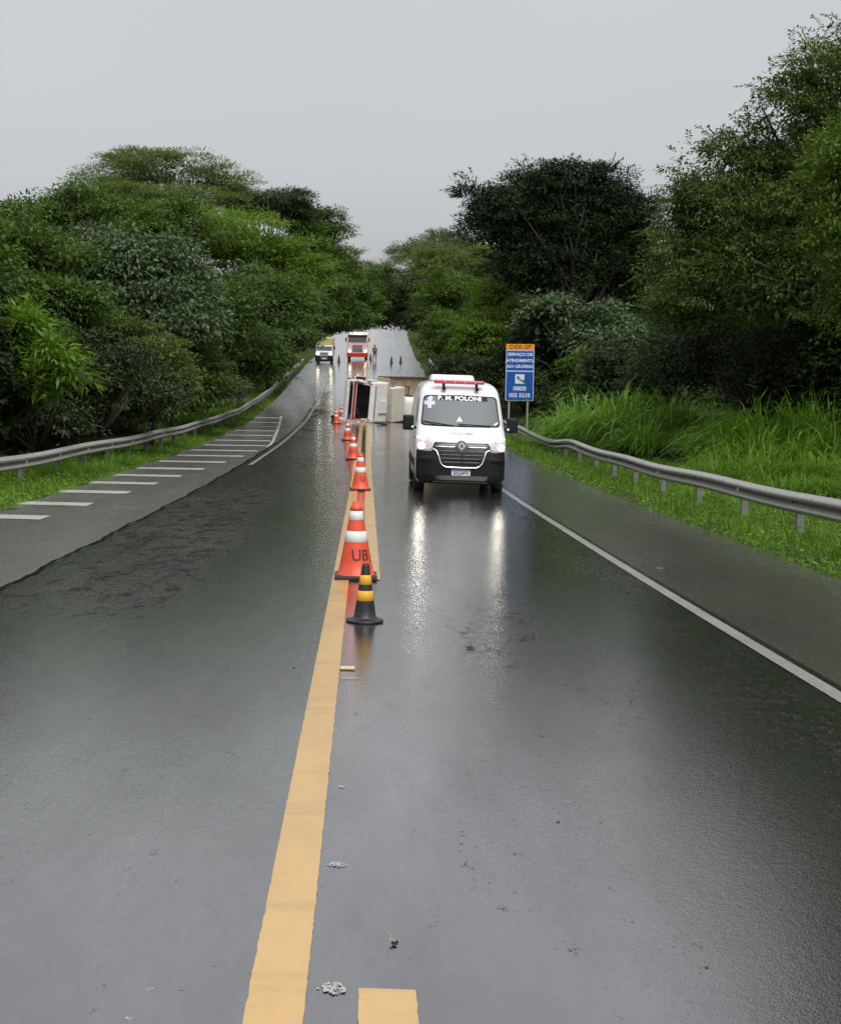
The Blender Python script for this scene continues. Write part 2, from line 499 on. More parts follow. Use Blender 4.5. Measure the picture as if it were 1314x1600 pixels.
def strip(name, o0, o1, y0, y1, h, mt, parent=None, n=1, jit=0.0, seed=0, fx=None, skirt=0.0):
    ys = ysteps(y0, y1)
    if jit > 0:
        ys = np.unique(np.concatenate([ys, np.arange(max(y0, y0), min(y1, 26), 0.05)]))
    rng = np.random.default_rng(seed)
    offs = np.linspace(o0, o1, n + 1)
    V = np.zeros((len(ys), n + 1, 3))
    for j, o in enumerate(offs):
        oo = np.full(len(ys), o)
        if fx is not None: oo = oo + fx(ys)
        if jit > 0: oo = oo + rng.normal(0, jit, len(ys))
        V[:, j, 0] = xc(ys) + oo; V[:, j, 1] = ys; V[:, j, 2] = zr(ys) + zoff(oo) + h
    V = V.reshape(-1, 3)
    f = []
    for i in range(len(ys) - 1):
        for j in range(n):
            a = i * (n + 1) + j
            f.append((a, a + 1, a + n + 2, a + n + 1))
    if skirt > 0:
        base = len(V)
        e = []
        for i in range(len(ys)):
            for j in (0, n):
                p = V[i * (n + 1) + j].copy(); p[2] -= skirt
                e.append(p)
        V = np.vstack([V, np.array(e)])
        for i in range(len(ys) - 1):
            a, b = i * (n + 1), (i + 1) * (n + 1)
            f.append((a, b, base + 2 * i + 2, base + 2 * i))
            f.append((b + n, a + n, base + 2 * i + 1, base + 2 * i + 3))
    me = pymesh(name, V, f)
    return link(name, me, mt, parent)


rng0 = np.random.default_rng(5)
ty = np.concatenate([np.arange(-60, 0, 4), np.arange(0, 140, 1.0), np.arange(140, 420, 4.0), np.arange(420, 901, 40)])
to = np.array([-900, -500, -250, -120, -70, -45, -30, -20, -14, -11, -9.5, -8.4, -7.6, -7.2, -6.95, -6.75, -6.62, -6.45, -5.5, -3, 0, 3,
               5.0, 5.55, 5.7, 5.85, 6.0, 6.3, 6.8, 7.6, 9, 11, 14, 20, 30, 45, 70, 120, 250, 500, 900])
tv = np.zeros((len(ty), len(to), 3))
for i, y in enumerate(ty):
    for j, o in enumerate(to):
        inside = -6.6 < o < 5.7
        d = -0.16 if -6.3 < o < 5.5 else np.interp(o, [-7.2, -6.95, -6.3, 5.5, 5.95, 6.3], [0.035, 0.02, -0.10, -0.10, 0.02, 0.035])
        w = 0.03 * rng0.normal() if (5.4 < o < 7 or -7.3 < o < -6.4) else (0.05 * rng0.normal() if abs(o) > 6 else 0)
        tv[i, j] = (float(xc(y)) + o, y, float(zr(y)) + float(zoff(np.clip(o, -400, 400))) + d + w)
nv = len(to)
tf = [(i * nv + j, i * nv + j + 1, (i + 1) * nv + j + 1, (i + 1) * nv + j) for i in range(len(ty) - 1) for j in range(nv - 1)]
ground = link('ground', pymesh('ground', tv.reshape(-1, 3), tf), M_soil, smooth=True)
tag(ground, kind='structure')

road = strip('road', -3.62, 3.42, -50, 420, 0.0, M_road, n=8, skirt=0.12)
tag(road, kind='structure')
sh_l = strip('road_shoulder', -6.7, -3.622, -50, 420, -0.022, M_shl, n=3, skirt=0.1)
tag(sh_l, kind='structure')
sh_r = strip('road_shoulder', 3.422, 5.9, -50, 420, -0.012, M_shr, n=3, skirt=0.1)
tag(sh_r, kind='structure')

# painted lines
yl = strip('yellow_line', -0.258, -0.080, -4, 330, 0.004, M_yellow, road, jit=0.0012, seed=1)
yr = strip('yellow_line', 0.080, 0.258, 15.7, 330, 0.004, M_yellow, road, jit=0.0012, seed=2)
yd = strip('yellow_line', 0.080, 0.258, -1.5, 4.42, 0.004, M_yellow, road, jit=0.0012, seed=3)
wr = strip('white_edge_line', 3.21, 3.34, -4, 330, 0.004, M_white, road, jit=0.0015, seed=4)
wl_ = strip('white_edge_line', -3.42, -3.30, 44, 330, 0.004, M_white, road)
# broken lip of the newer asphalt along the left lane
seam = strip('broken_asphalt_lip', -3.675, -3.615, 3, 60, 0.006, M_crumb, road, jit=0.006, seed=6, fx=lambda y: 0.02 * np.sin(1.3 * y) + 0.012 * np.sin(3.1 * y + 1) + 0.008 * np.sin(7.7 * y))

# hatching across the left lay-by
bars_y = [21.8, 25.0, 28.3, 32.0, 35.3, 38.5, 42.0, 46.0, 50.0, 54.0, 58.5, 63.0, 68.0, 73.0, 78.0, 83.0, 88.0]
for i, y in enumerate(bars_y):
    rend = float(np.interp(y, [20, 26, 36, 44, 52, 56, 62, 75, 90], [-5.6, -5.3, -4.9, -4.4, -3.95, -3.8, -3.95, -4.5, -5.2]))
    lend = float(np.interp(y, [28, 36, 50, 90], [-6.75, -6.6, -6.4, -6.5]))
    n = 6
    offs = np.linspace(lend, rend, n)
    v = []
    for o in offs:
        for dy in (-0.42, 0.42):
            yy = y + dy - 0.30 * (o - rend)
            v.append(G(o, yy, -0.022 + 0.005))
    f = [(2 * k, 2 * k + 2, 2 * k + 3, 2 * k + 1) for k in range(n - 1)]
    link('painted_bar', pymesh('painted_bar', v, f), M_oldwhite, sh_l)
ys = np.linspace(57, 90, 40)
v, f = [], []
for y in ys:
    r_ = float(np.interp(y, [56, 62, 75, 90], [-3.75, -3.9, -4.45, -5.15]))
    v += [G(r_, y, -0.017), G(r_ + 0.13, y, -0.017)]
link('painted_border_line', pymesh('painted_border_line', v, [(2 * k, 2 * k + 1, 2 * k + 3, 2 * k + 2) for k in range(len(ys) - 1)]), M_oldwhite, sh_l)

# ------------------------------------------------------------------ guardrails
M_galv = mat('galvanised_steel', (0.40, 0.395, 0.37), 0.40, metal=0.35, noise=0.22, nscale=9)
M_galvd = mat('weathered_steel', (0.23, 0.24, 0.23), 0.55, metal=0.4, noise=0.35, nscale=5)
M_groove = mat('groove_steel', (0.13, 0.13, 0.12), 0.7, noise=0.4, nscale=6)
M_refl = mat('white_reflector', (0.75, 0.76, 0.74), 0.3)
M_bolt = mat('dark_bolt', (0.05, 0.05, 0.05), 0.5, metal=0.5)
WPROF = [(a * 1.45, b * 1.06) for a, b in [(0.0, -0.155), (-0.02, -0.15), (-0.075, -0.105), (-0.082, -0.085), (-0.075, -0.06), (-0.01, -0.022), (-0.003, 0.0), (-0.01, 0.022),
         (-0.075, 0.06), (-0.082, 0.085), (-0.075, 0.105), (-0.02, 0.15), (0.0, 0.155)]]


def guardrail(name, label, side, path, y0, y1, step, refl_every, droop=None):
    """side +1: verge on the right; path(Y) -> (offset, height of beam centre above local ground)"""
    root = empty(name, G(path(y0)[0], y0))
    tag(root, label, 'guardrail')
    inv = -Vector(root.location)
    n = int((y1 - y0) / step)
    for k in range(n):
        a = y0 + k * step; b = a + step
        yy = np.linspace(a, b + 0.0, 5)
        v, f = [], []
        for y in yy:
            o, h, tw = path(y)
            g = G(o, y, h)
            for (dx, dz) in WPROF:
                dxr = dx * math.cos(tw) - dz * math.sin(tw); dzr = dx * math.sin(tw) + dz * math.cos(tw)
                v.append(g + inv + Vector((side * (dxr + (0.003 if k % 2 else 0.0)), 0, dzr)))
        m_ = len(WPROF)
        for i in range(len(yy) - 1):
            for j in range(m_ - 1):
                q = (i * m_ + j, i * m_ + j + 1, (i + 1) * m_ + j + 1, (i + 1) * m_ + j)
                f.append(q if side > 0 else q[::-1])
        bm_ = link('beam_panel', pymesh('beam_panel', v, f), M_galv, root, smooth=False)
        bm_.data.materials.append(M_groove)
        for pi, pl_ in enumerate(bm_.data.polygons):
            if pi % (m_ - 1) in (5, 6): pl_.material_index = 1     # groove faces take the darker steel
        sol = bm_.modifiers.new('thickness', 'SOLIDIFY'); sol.thickness = 0.006; sol.offset = 0
        # post behind the joint
        o, h, tw = path(a)
        g = G(o, a) + inv
        lean = tw * 0.6
        p = box('post', (0.12, 0.11, h + 0.55), (0, 0, 0), M_galvd, root, bevel=0.006, seg=1, rot=('Y', lean))
        p.location = g + Vector((side * 0.10, 0, (h + 0.55) / 2 - 0.45))
        s_ = box('spacer', (0.055, 0.10, 0.26), (0, 0, 0), M_galvd, root, bevel=0.006, seg=1)
        s_.location = G(o, a, h) + inv + Vector((side * 0.022, 0, 0))
        bo = lathe('bolt', [(0.0, -0.02), (0.018, -0.018), (0.02, 0.0), (0.0, 0.001)], M_bolt, root, seg=8, axis='X')
        bo.location = G(o, a, h) + inv + Vector((-side * 0.012, 0.03, 0))
        if k % refl_every == 0:
            rf = box('reflector', (0.05, 0.06, 0.075), (0, 0, 0), M_refl, root, bevel=0.008, seg=1, taper=(0.7, 0.7))
            rf.location = G(o, a, h) + inv + Vector((-side * 0.035, -0.05, 0))
    return root


def path_r(y):
    k = math.exp(-((y - 56.5) / 4.2) ** 2)
    k2 = math.exp(-((y - 49.0) / 2.2) ** 2)
    return (6.85 + 0.34 * k + 0.05 * math.sin(y * 0.31), 0.60 - 0.17 * k + 0.06 * k2 + 0.015 * math.sin(y * 0.7), 0.55 * k - 0.2 * k2)


def path_l(y):
    o = float(np.interp(y, [20, 33, 50, 70, 125, 160], [-7.95, -7.75, -7.45, -7.3, -6.95, -6.9]))
    return (o, 0.60 + 0.02 * math.sin(y * 0.5), 0.0)


guardrail('guardrail', 'galvanised steel guardrail with a bent stretch on the right verge', 1, path_r, 6.0, 172.0, 3.46, 2)
guardrail('guardrail', 'galvanised steel guardrail on the left verge beside the hatched shoulder', -1, path_l, 20.0, 160.0, 3.46, 1)


# ------------------------------------------------------------------ vegetation
def norm(a):
    return a / np.maximum(np.linalg.norm(a, axis=-1, keepdims=True), 1e-9)


def leaf_geo(pos, d, nrm, L, wr, tri=False, fold=0.18):
    n = len(pos)
    d = norm(d); s = norm(np.cross(nrm, d)); nn = np.cross(d, s)
    L = np.asarray(L)[:, None]; W = L * wr
    if tri:
        v = np.stack([pos - s * W * 0.5, pos + s * W * 0.5, pos + d * L], 1)
        return v.reshape(-1, 3), np.arange(n * 3).reshape(n, 3)
    v = np.stack([pos, pos + d * L * 0.45 + s * W * 0.5 + nn * W * fold, pos + d * L - nn * L * 0.08, pos + d * L * 0.45 - s * W * 0.5 + nn * W * fold], 1)
    return v.reshape(-1, 3), np.arange(n * 4).reshape(n, 4)


def rdir(rng, n):
    return norm(rng.normal(size=(n, 3)))


def crown_geo(rng, lobes, nleaf, leaf, wr=0.42, clump=0.75, per=60, nsub=12, flat=0.5, droop=0.45, tri=False, sprigs=0, core=0.12, subr=0.42, sprig_len=1.2):
    """lobes: list of (centre(3), radii(3)) in local metres"""
    vol = np.array([r[0] * r[2] + r[1] * r[2] + r[0] * r[1] for c, r in lobes]); vol = vol / vol.sum()
    LP, LD, LN, LL = [], [], [], []
    outs = []
    for (c, r), w in zip(lobes, vol):
        c = np.array(c); r = np.array(r)
        nl = int(nleaf * w)
        ns = max(3, int(nsub))
        dd = rdir(rng, ns * 4); dd = dd[dd[:, 2] > -0.55][:ns]
        sc = c + dd * r * rng.uniform(0.50, 0.80, (len(dd), 1))
        sr = r * subr * rng.uniform(0.70, 1.30, (len(dd), 1))
        ncl = max(8, int(nl * (1 - core) / per))
        k = rng.integers(0, len(dd), ncl)
        cd = rdir(rng, ncl)
        flip = (cd[:, 2] < -0.15) & (rng.random(ncl) < 0.65)
        cd[flip, 2] *= -1
        cc = sc[k] + cd * sr[k] * rng.uniform(0.75, 1.08, (ncl, 1))
        cr = clump * rng.uniform(0.6, 1.35, ncl)
        cid = np.repeat(np.arange(ncl), per)
        o = rdir(rng, len(cid)) * (rng.random((len(cid), 1)) ** 0.45)
        o[:, 2] = np.abs(o[:, 2]) * np.where(rng.random(len(cid)) < 0.75, 1, -0.6)
        pos = cc[cid] + o * cr[cid][:, None] * np.array([1, 1, flat])
        hz = o.copy(); hz[:, 2] *= 0.4
        ld = norm(hz * 1.0 + cd[cid] * 0.45 + rng.normal(size=hz.shape) * 0.40 + np.array([0, 0, -droop]))
        ln = norm(np.array([0, 0, 1.0]) + hz * 0.45 + rng.normal(size=hz.shape) * 0.42)
        LP.append(pos); LD.append(ld); LN.append(ln); LL.append(leaf * rng.uniform(0.6, 1.3, len(cid)))
        # inner leaves that close the crown
        nc = int(nl * core)
        ci = c + rdir(rng, nc) * r * (rng.uniform(0.15, 0.72, (nc, 1)))
        LP.append(ci); LD.append(rdir(rng, nc)); LN.append(rdir(rng, nc)); LL.append(leaf * 1.6 * rng.uniform(0.7, 1.3, nc))
        outs.append((sc, sr, dd))
    for (sc, sr, dd), w in zip(outs, vol):
        for q in range(int(sprigs * w)):
            i = rng.integers(0, len(sc))
            d0 = norm(rdir(rng, 1)[0] * 0.8 + dd[i] * 0.8 + np.array([0, 0, 0.7]))
            p0 = sc[i] + d0 * sr[i] * 0.9
            ln = sprig_len * rng.uniform(0.5, 1.4); nn = int(ln / (leaf * 0.28))
            t = np.linspace(0.1, 1, nn)[:, None]
            pp = p0 + d0 * ln * t + np.array([0, 0, -0.35]) * ln * t ** 2
            side = norm(np.cross(d0, np.array([0, 0, 1.0])) + 1e-6) * np.where(np.arange(nn) % 2, 1, -1)[:, None]
            LP.append(pp); LD.append(norm(side + d0 * 0.7 + rng.normal(size=pp.shape) * 0.3 + np.array([0, 0, -0.25])))
            LN.append(norm(np.array([0, 0, 1.0]) + rng.normal(size=pp.shape) * 0.4)); LL.append(leaf * rng.uniform(0.7, 1.2, nn))
    return leaf_geo(np.vstack(LP), np.vstack(LD), np.vstack(LN), np.concatenate(LL), wr, tri)


def trunk_geo(rng, base, lobes, r0, fork=0.35, stems=1):
    v, f = [], []

    def add(pts, rad):
        a, b = tube_geo(pts, rad, 6)
        o = len(v); v.extend(a); f.extend([tuple(i + o for i in q) for q in b])
    top = Vector(np.mean([c for c, r in lobes], axis=0))
    base = Vector(base)
    for s in range(stems):
        off = Vector((rng.normal() * 0.25 * (stems > 1), rng.normal() * 0.25 * (stems > 1), 0))
        fk = base.lerp(top, fork) + Vector((rng.normal() * 0.3, rng.normal() * 0.3, 0)) + off * 3
        fk.z = base.z + (top.z - base.z) * fork
        mid = base.lerp(fk, 0.5) + Vector((rng.normal() * 0.12, rng.normal() * 0.12, 0))
        add([base + off - Vector((0, 0, 0.3)), base + off + Vector((0, 0, 0.1)), mid + off, fk], [r0 * 1.35, r0 * 1.05, r0 * 0.85, r0 * 0.72])
        for c, r in lobes:
            c = Vector(c); r = Vector(r)
            for q in range(4):
                e = c + Vector((rng.normal() * r.x * 0.5, rng.normal() * r.y * 0.5, rng.uniform(-0.1, 0.7) * r.z))
                m1 = fk.lerp(e, 0.45) + Vector((rng.normal() * 0.3, rng.normal() * 0.3, 0.25 * (e - fk).length * 0.4))
                add([fk, m1, e], [r0 * 0.62, r0 * 0.36, r0 * 0.08])
    return v, f


TREES = {}


def tree(name, label, px_lobes, leafmat, nleaf, leaf, base=None, seed=1, r0=0.22, group=None, cat='tree', fork=0.35, stems=1, depth=0.85, bark=None, **kw):
    """px_lobes: (px, py, rx_px, rz_px, Y): crown lobes read off the photograph with their own distance"""
    rng = np.random.default_rng(seed)
    L = []
    for (px, py, rx, rz, Y) in px_lobes:
        c = P(px, py, Y); k = Y / FPX
        L.append((c, (rx * k, max(rx, rz) * k * depth, rz * k)))
    if base is None:
        cx = sum(c.x for c, r in L) / len(L); cy = sum(c.y for c, r in L) / len(L)
        base = (cx, cy)
    off = base[0] - float(xc(base[1]))
    bz = float(zr(base[1])) + float(zoff(max(-400, min(400, off))))
    B = Vector((base[0], base[1], bz))
    LL = [(np.array(c - B), np.array(r)) for c, r in L]
    root = empty(name, B)
    tag(root, label, cat, group)
    v, f = trunk_geo(rng, (0, 0, 0), LL, r0, fork, stems)
    link('trunk', pymesh('trunk', v, f), bark or M_bark, root, smooth=True)
    cv, cf = crown_geo(rng, LL, nleaf, leaf, **kw)
    link('crown', npmesh('crown', cv, cf), leafmat, root)
    return root


def copy_tree(src, name, label, off, Y, rz, sc, group, lmat=None):
    r = src.copy(); COL.objects.link(r)
    r.name = name; r['label'] = label; r['group'] = group
    r.location = G(off, Y); r.rotation_euler = (0, 0, rz); r.scale = sc
    for ch in list(src.children):
        c = ch.copy(); COL.objects.link(c); c.parent = r
        if lmat is not None and ch.name.startswith('crown'):
            c.material_slots[0].link = 'OBJECT'; c.material_slots[0].material = lmat
    return r


# --- left of the road
tree('shrub', 'bright lime green long-leaved shrub at the left edge behind the guardrail',
     [(20, 545, 75, 70, 38), (70, 590, 62, 48, 37), (5, 620, 60, 60, 38), (-60, 560, 90, 90, 39)], F_lime, 12000, 0.30, seed=11, r0=0.08, cat='shrub', wr=0.24,
     clump=0.42, per=26, nsub=9, droop=0.35, flat=0.7, stems=3, fork=0.2)
tree('dark_tree', 'dark green rounded tree at the far left, above the lime shrub',
     [(40, 400, 110, 80, 58), (-60, 430, 110, 100, 56), (30, 480, 120, 70, 55), (110, 500, 80, 60, 54)], F_dark, 46000, 0.21, seed=12, r0=0.26, clump=0.95, per=85, flat=0.36, nsub=13)
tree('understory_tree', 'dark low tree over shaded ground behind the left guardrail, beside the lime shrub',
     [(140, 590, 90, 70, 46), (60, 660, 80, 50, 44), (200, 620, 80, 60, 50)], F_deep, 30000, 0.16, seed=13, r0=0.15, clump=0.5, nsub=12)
tree('grey_leaved_tree', 'grey-green broad-leaved tree in the middle of the left tree wall',
     [(230, 440, 105, 80, 66), (270, 500, 80, 60, 64), (150, 440, 80, 70, 67)], F_grey, 36000, 0.24, seed=14, r0=0.24, clump=0.75, per=44, wr=0.5, nsub=14)
tree('layered_shrub', 'olive green layered shrub under the grey-leaved tree on the left',
     [(240, 570, 62, 48, 55), (200, 545, 60, 45, 56), (265, 620, 55, 45, 54)], F_olive, 20000, 0.15, seed=15, r0=0.12, cat='shrub', clump=0.55, flat=0.25, nsub=9)
tree('umbrella_tree', 'tall tree with a flat feathery umbrella crown on the left skyline',
     [(250, 275, 100, 36, 104), (170, 300, 60, 34, 102), (335, 285, 58, 32, 105), (240, 330, 120, 40, 100)], F_umb, 52000, 0.21, seed=16, tri=True, r0=0.34, clump=1.25, per=90, flat=0.18,
     nsub=16, droop=0.15, wr=0.34, core=0.05)
tree('dark_tree', 'dark crowned tree on the left skyline right of the umbrella crown',
     [(395, 325, 62, 36, 116), (450, 335, 48, 34, 118)], F_deep, 26000, 0.22, seed=17, tri=True, r0=0.28, clump=0.9, nsub=12)
tree('bright_tree', 'bright yellow-green tree in the left tree wall',
     [(375, 385, 95, 52, 88), (440, 425, 70, 52, 90), (300, 365, 70, 40, 86)], F_bright, 40000, 0.20, seed=18, tri=True, r0=0.26, clump=1.05, per=85, flat=0.34, nsub=13)
tree('green_tree', 'mid green tree rising behind the grey-leaved one, below the umbrella crown',
     [(170, 345, 100, 50, 82), (265, 370, 90, 46, 80), (100, 345, 70, 45, 84)], F_dark, 40000, 0.23, seed=19, r0=0.26, clump=1.0, per=85, flat=0.36, nsub=13)
tree('dark_tree', 'dense dark tree hanging down to the left guardrail near its bend',
     [(345, 520, 85, 75, 72), (400, 560, 62, 58, 76), (300, 600, 70, 60, 66), (420, 480, 70, 60, 80)], F_dark, 52000, 0.22, seed=20, tri=True, r0=0.25, clump=0.95, per=85, flat=0.36, nsub=13, base=(float(xc(74)) - 10.6, 74))
tree('vine_tree', 'slender vine-hung tree at the right end of the left tree wall',
     [(500, 365, 44, 46, 122), (505, 430, 46, 60, 120), (470, 400, 40, 50, 118)], F_dark, 34000, 0.26, seed=21, tri=True, r0=0.24, clump=0.8, nsub=12, sprigs=30, base=(float(xc(121)) - 10.2, 121))
tree('overhanging_tree', 'dark tree arching over the left lane above the distant truck',
     [(455, 480, 62, 56, 112), (510, 475, 50, 44, 116), (548, 478, 36, 40, 122), (462, 528, 36, 30, 108), (525, 508, 36, 20, 124), (560, 502, 28, 18, 128)], F_dark, 42000, 0.25, seed=22, tri=True, r0=0.28, clump=1.0, per=80, flat=0.36, nsub=11,
     base=(float(xc(112)) - 10.0, 112))
tree('overhanging_tree', 'fresh green tree leaning out above the far road beside the red truck',
     [(545, 430, 34, 44, 138), (572, 480, 28, 30, 140), (520, 500, 40, 30, 134)], F_mid, 24000, 0.24, seed=23, tri=True, r0=0.24, clump=0.8, nsub=10,
     base=(float(xc(136)) - 9.6, 136))
bt = empty('bare_branch', P(476, 330, 119))
tag(bt, 'thin bare branch sticking up above the left tree wall', 'branch')
v, f = tube_geo([Vector((0, 0, -1.5)), Vector((0.1, 0, 0.4)), Vector((-0.05, 0, 1.2)), Vector((0.12, 0, 2.0))], [0.06, 0.05, 0.035, 0.012], 5)
link('branch', pymesh('branch', v, f), M_bark, bt)

# --- closing over the road
tree('arching_tree', 'dark tree whose crown closes over the far road in the middle of the gap',
     [(598, 446, 36, 46, 150), (580, 478, 30, 36, 148), (612, 488, 32, 32, 152), (560, 446, 30, 40, 146), (598, 503, 36, 17, 150), (570, 506, 26, 16, 147)], F_dark, 36000, 0.22, seed=31, tri=True, r0=0.26, clump=0.8, nsub=12, base=(float(xc(150)) - 10.0, 150))
tree('arching_tree', 'shaded tree leaning over the far road from the right bank',
     [(640, 465, 34, 42, 146), (664, 500, 28, 30, 142), (632, 494, 26, 22, 148), (642, 508, 22, 16, 146)], F_deep, 22000, 0.22, seed=32, tri=True, r0=0.24, clump=0.8, nsub=10, base=(float(xc(145)) + 10.5, 145))
tree('crest_tree', 'low dark tree on the crest glimpsed under the leaf arch',
     [(560, 492, 30, 20, 420), (600, 496, 30, 18, 430), (640, 492, 34, 22, 425)], F_dark, 14000, 0.5, seed=34, tri=True, r0=0.3, clump=1.6, nsub=10)
tree('far_tree', 'tree with haze painted into pale leaves on the distant rise right of the road gap',
     [(690, 385, 52, 24, 430), (640, 392, 34, 16, 440), (665, 400, 60, 24, 430), (730, 390, 50, 30, 420)], F_far_haze, 30000, 0.55, seed=33, tri=True, r0=0.5, clump=2.2, nsub=14)

# --- right of the road
tree('tall_light_tree', 'light olive tall tree behind the dark crown right of the road',
     [(700, 425, 70, 48, 168), (760, 420, 50, 42, 165), (655, 450, 40, 50, 175)], F_umb, 36000, 0.28, seed=41, tri=True, r0=0.3, clump=1.1, nsub=14)
tree('roadside_tree', 'mid green tree by the right road edge where the far guardrail emerges',
     [(700, 470, 52, 56, 128), (690, 530, 36, 44, 124), (730, 540, 50, 50, 122)], F_mid, 40000, 0.22, seed=42, tri=True, r0=0.25, clump=0.8, nsub=14, base=(float(xc(126)) + 10.5, 126))
tree('vine_covered_tree', 'bright vine-draped column of leaves left of the blue sign',
     [(770, 480, 46, 44, 96), (755, 545, 48, 56, 92), (800, 520, 44, 50, 94)], F_bright, 34000, 0.20, seed=43, r0=0.22, clump=0.65, nsub=13, droop=0.9)
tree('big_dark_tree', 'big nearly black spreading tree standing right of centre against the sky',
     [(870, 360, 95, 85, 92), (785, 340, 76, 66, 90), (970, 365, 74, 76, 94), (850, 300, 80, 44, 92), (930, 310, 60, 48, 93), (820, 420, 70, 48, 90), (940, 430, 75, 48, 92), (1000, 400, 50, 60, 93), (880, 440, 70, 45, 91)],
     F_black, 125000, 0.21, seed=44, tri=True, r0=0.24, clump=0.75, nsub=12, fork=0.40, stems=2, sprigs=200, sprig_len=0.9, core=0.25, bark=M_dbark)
tree('big_leaved_tree', 'blue-green large-leaved tree under the big dark crown, behind the sign',
     [(870, 510, 66, 48, 80), (940, 530, 60, 50, 78), (820, 555, 50, 50, 82), (980, 560, 60, 60, 76)], F_grey, 40000, 0.26, seed=45, r0=0.2, clump=0.75, per=40, wr=0.5, nsub=13)
tree('shade_shrub', 'pale-tipped shrub in the shade between the sign and the tall grass',
     [(915, 590, 40, 40, 72), (895, 625, 32, 32, 72), (955, 600, 48, 45, 68)], F_dark, 16000, 0.18, seed=46, r0=0.1, cat='shrub', clump=0.5, nsub=9, wr=0.5)
tree('dark_shrub', 'dark shrub mass behind the sign posts',
     [(830, 620, 46, 40, 76), (780, 600, 50, 50, 82), (720, 590, 46, 36, 90)], F_deep, 22000, 0.18, seed=47, r0=0.1, cat='shrub', clump=0.55, nsub=10)
tree('tall_right_tree', 'tall airy tree filling the right edge with feathery branch ends against the sky',
     [(1110, 320, 72, 80, 46), (1185, 255, 72, 78, 45), (1262, 150, 66, 78, 44), (1335, 95, 80, 55, 45), (1230, 350, 110, 100, 44), (1330, 290, 110, 140, 44), (1085, 410, 75, 75, 46),
      (1200, 450, 130, 90, 44), (1070, 490, 62, 55, 46), (1440, 150, 140, 180, 44), (1470, -80, 140, 130, 45), (1450, -260, 130, 110, 45)],
     F_olive, 120000, 0.14, seed=48, r0=0.26, clump=0.5, per=46, nsub=12, sprigs=520, sprig_len=0.9, core=0.12, base=(14.6, 46))
tree('dark_backing_tree', 'dark dense tree seen through the tall airy one at the right edge',
     [(1150, 380, 105, 95, 54), (1250, 320, 90, 120, 54), (1340, 250, 100, 140, 54), (1120, 470, 90, 80, 55), (1280, 470, 130, 100, 54)], F_deep, 60000, 0.18, seed=51, r0=0.25, clump=0.65, nsub=13, base=(17.0, 56))
tree('fresh_right_tree', 'fresh yellow-green foliage at the right edge in front of the tall airy tree',
     [(1310, 330, 65, 120, 38), (1360, 480, 70, 110, 38), (1400, 260, 90, 120, 38)], F_mid, 30000, 0.13, seed=49, r0=0.18, clump=0.45, per=40, nsub=13, sprigs=120, sprig_len=0.7, base=(12.9, 38.5))
tree('dark_right_tree', 'shaded dark tree low on the right behind the tall grass',
     [(1120, 560, 110, 70, 50), (1230, 570, 110, 80, 47), (1330, 580, 100, 80, 45), (1050, 560, 60, 60, 52)], F_deep, 50000, 0.13, seed=50, r0=0.18, clump=0.5, nsub=14)

# --- same kinds again, deeper in the woods and along the road on both sides outside the picture
rngf = random.Random(3)

def by_name(nm):
    return [o for o in list(COL.objects) if o.type == 'EMPTY' and o.parent is None and o.name.split('.')[0] == nm]



def proto(name, label, off, Y, lobes, leafmat, nleaf, leaf, seed, r0, cat, group, **kw):
    rng = np.random.default_rng(seed)
    root = empty(name, G(off, Y)); tag(root, label, cat, group)
    LL = [(np.array(c, float), np.array(r, float)) for c, r in lobes]
    v, f = trunk_geo(rng, (0, 0, 0), LL, r0, 0.3)
    link('trunk', pymesh('trunk', v, f), M_bark, root, smooth=True)
    cv, cf = crown_geo(rng, LL, nleaf, leaf, **kw)
    link('crown', npmesh('crown', cv, cf), leafmat, root)
    return root


def zone(y, side):
    if side < 0:
        return ['beside the hatched shoulder', 'by the guardrail bend', 'under the leaf arch', 'along the climbing far road'][0 if y < 60 else 1 if y < 95 else 2 if y < 145 else 3]
    return ['behind the tall grass', 'behind the blue sign', 'where the far guardrail emerges', 'along the climbing far road'][0 if y < 60 else 1 if y < 100 else 2 if y < 145 else 3]


shr = [proto('undergrowth_shrub', 'u', 0, 0, [((0, 0, 1.5), (1.7, 1.7, 1.5)), ((0.8, 0.3, 0.8), (1.3, 1.3, 0.9)), ((-0.8, -0.2, 0.9), (1.3, 1.4, 1.0))], F_deep, 14000, 0.15, 201, 0.06, 'shrub', 'g', clump=0.45, nsub=10),
       proto('undergrowth_shrub', 'u', 0, 0, [((0, 0, 2.2), (1.5, 1.5, 1.7)), ((0.6, -0.4, 1.0), (1.5, 1.4, 1.1))], F_dark, 14000, 0.18, 202, 0.07, 'shrub', 'g', clump=0.5, nsub=11, wr=0.5),
       proto('undergrowth_shrub', 'u', 0, 0, [((0.2, 0, 1.2), (1.9, 1.7, 1.3)), ((-0.5, 0, 2.3), (1.1, 1.1, 1.2))], F_dark, 14000, 0.13, 203, 0.06, 'shrub', 'g', clump=0.42, nsub=12)]
tal = [proto('woodland_tree', 'u', 0, 0, [((0, 0, 6.6), (3.2, 3.2, 2.8)), ((1.2, 0.6, 4.6), (2.7, 2.6, 2.2)), ((-1.3, -0.6, 4.2), (2.6, 2.6, 2.2))], F_dark, 34000, 0.19, 211, 0.2, 'tree', 'g', clump=0.75, nsub=13),
       proto('woodland_tree', 'u', 0, 0, [((0, 0, 5.8), (3.6, 3.4, 2.6)), ((0.5, 0, 7.6), (2.4, 2.4, 1.8)), ((0, 0.8, 3.6), (2.8, 2.6, 2.0))], F_dark, 34000, 0.22, 212, 0.22, 'tree', 'g', clump=0.85, nsub=12, wr=0.48)]
used = set()
MM = [F_deep, F_dark, F_dark, F_mid]


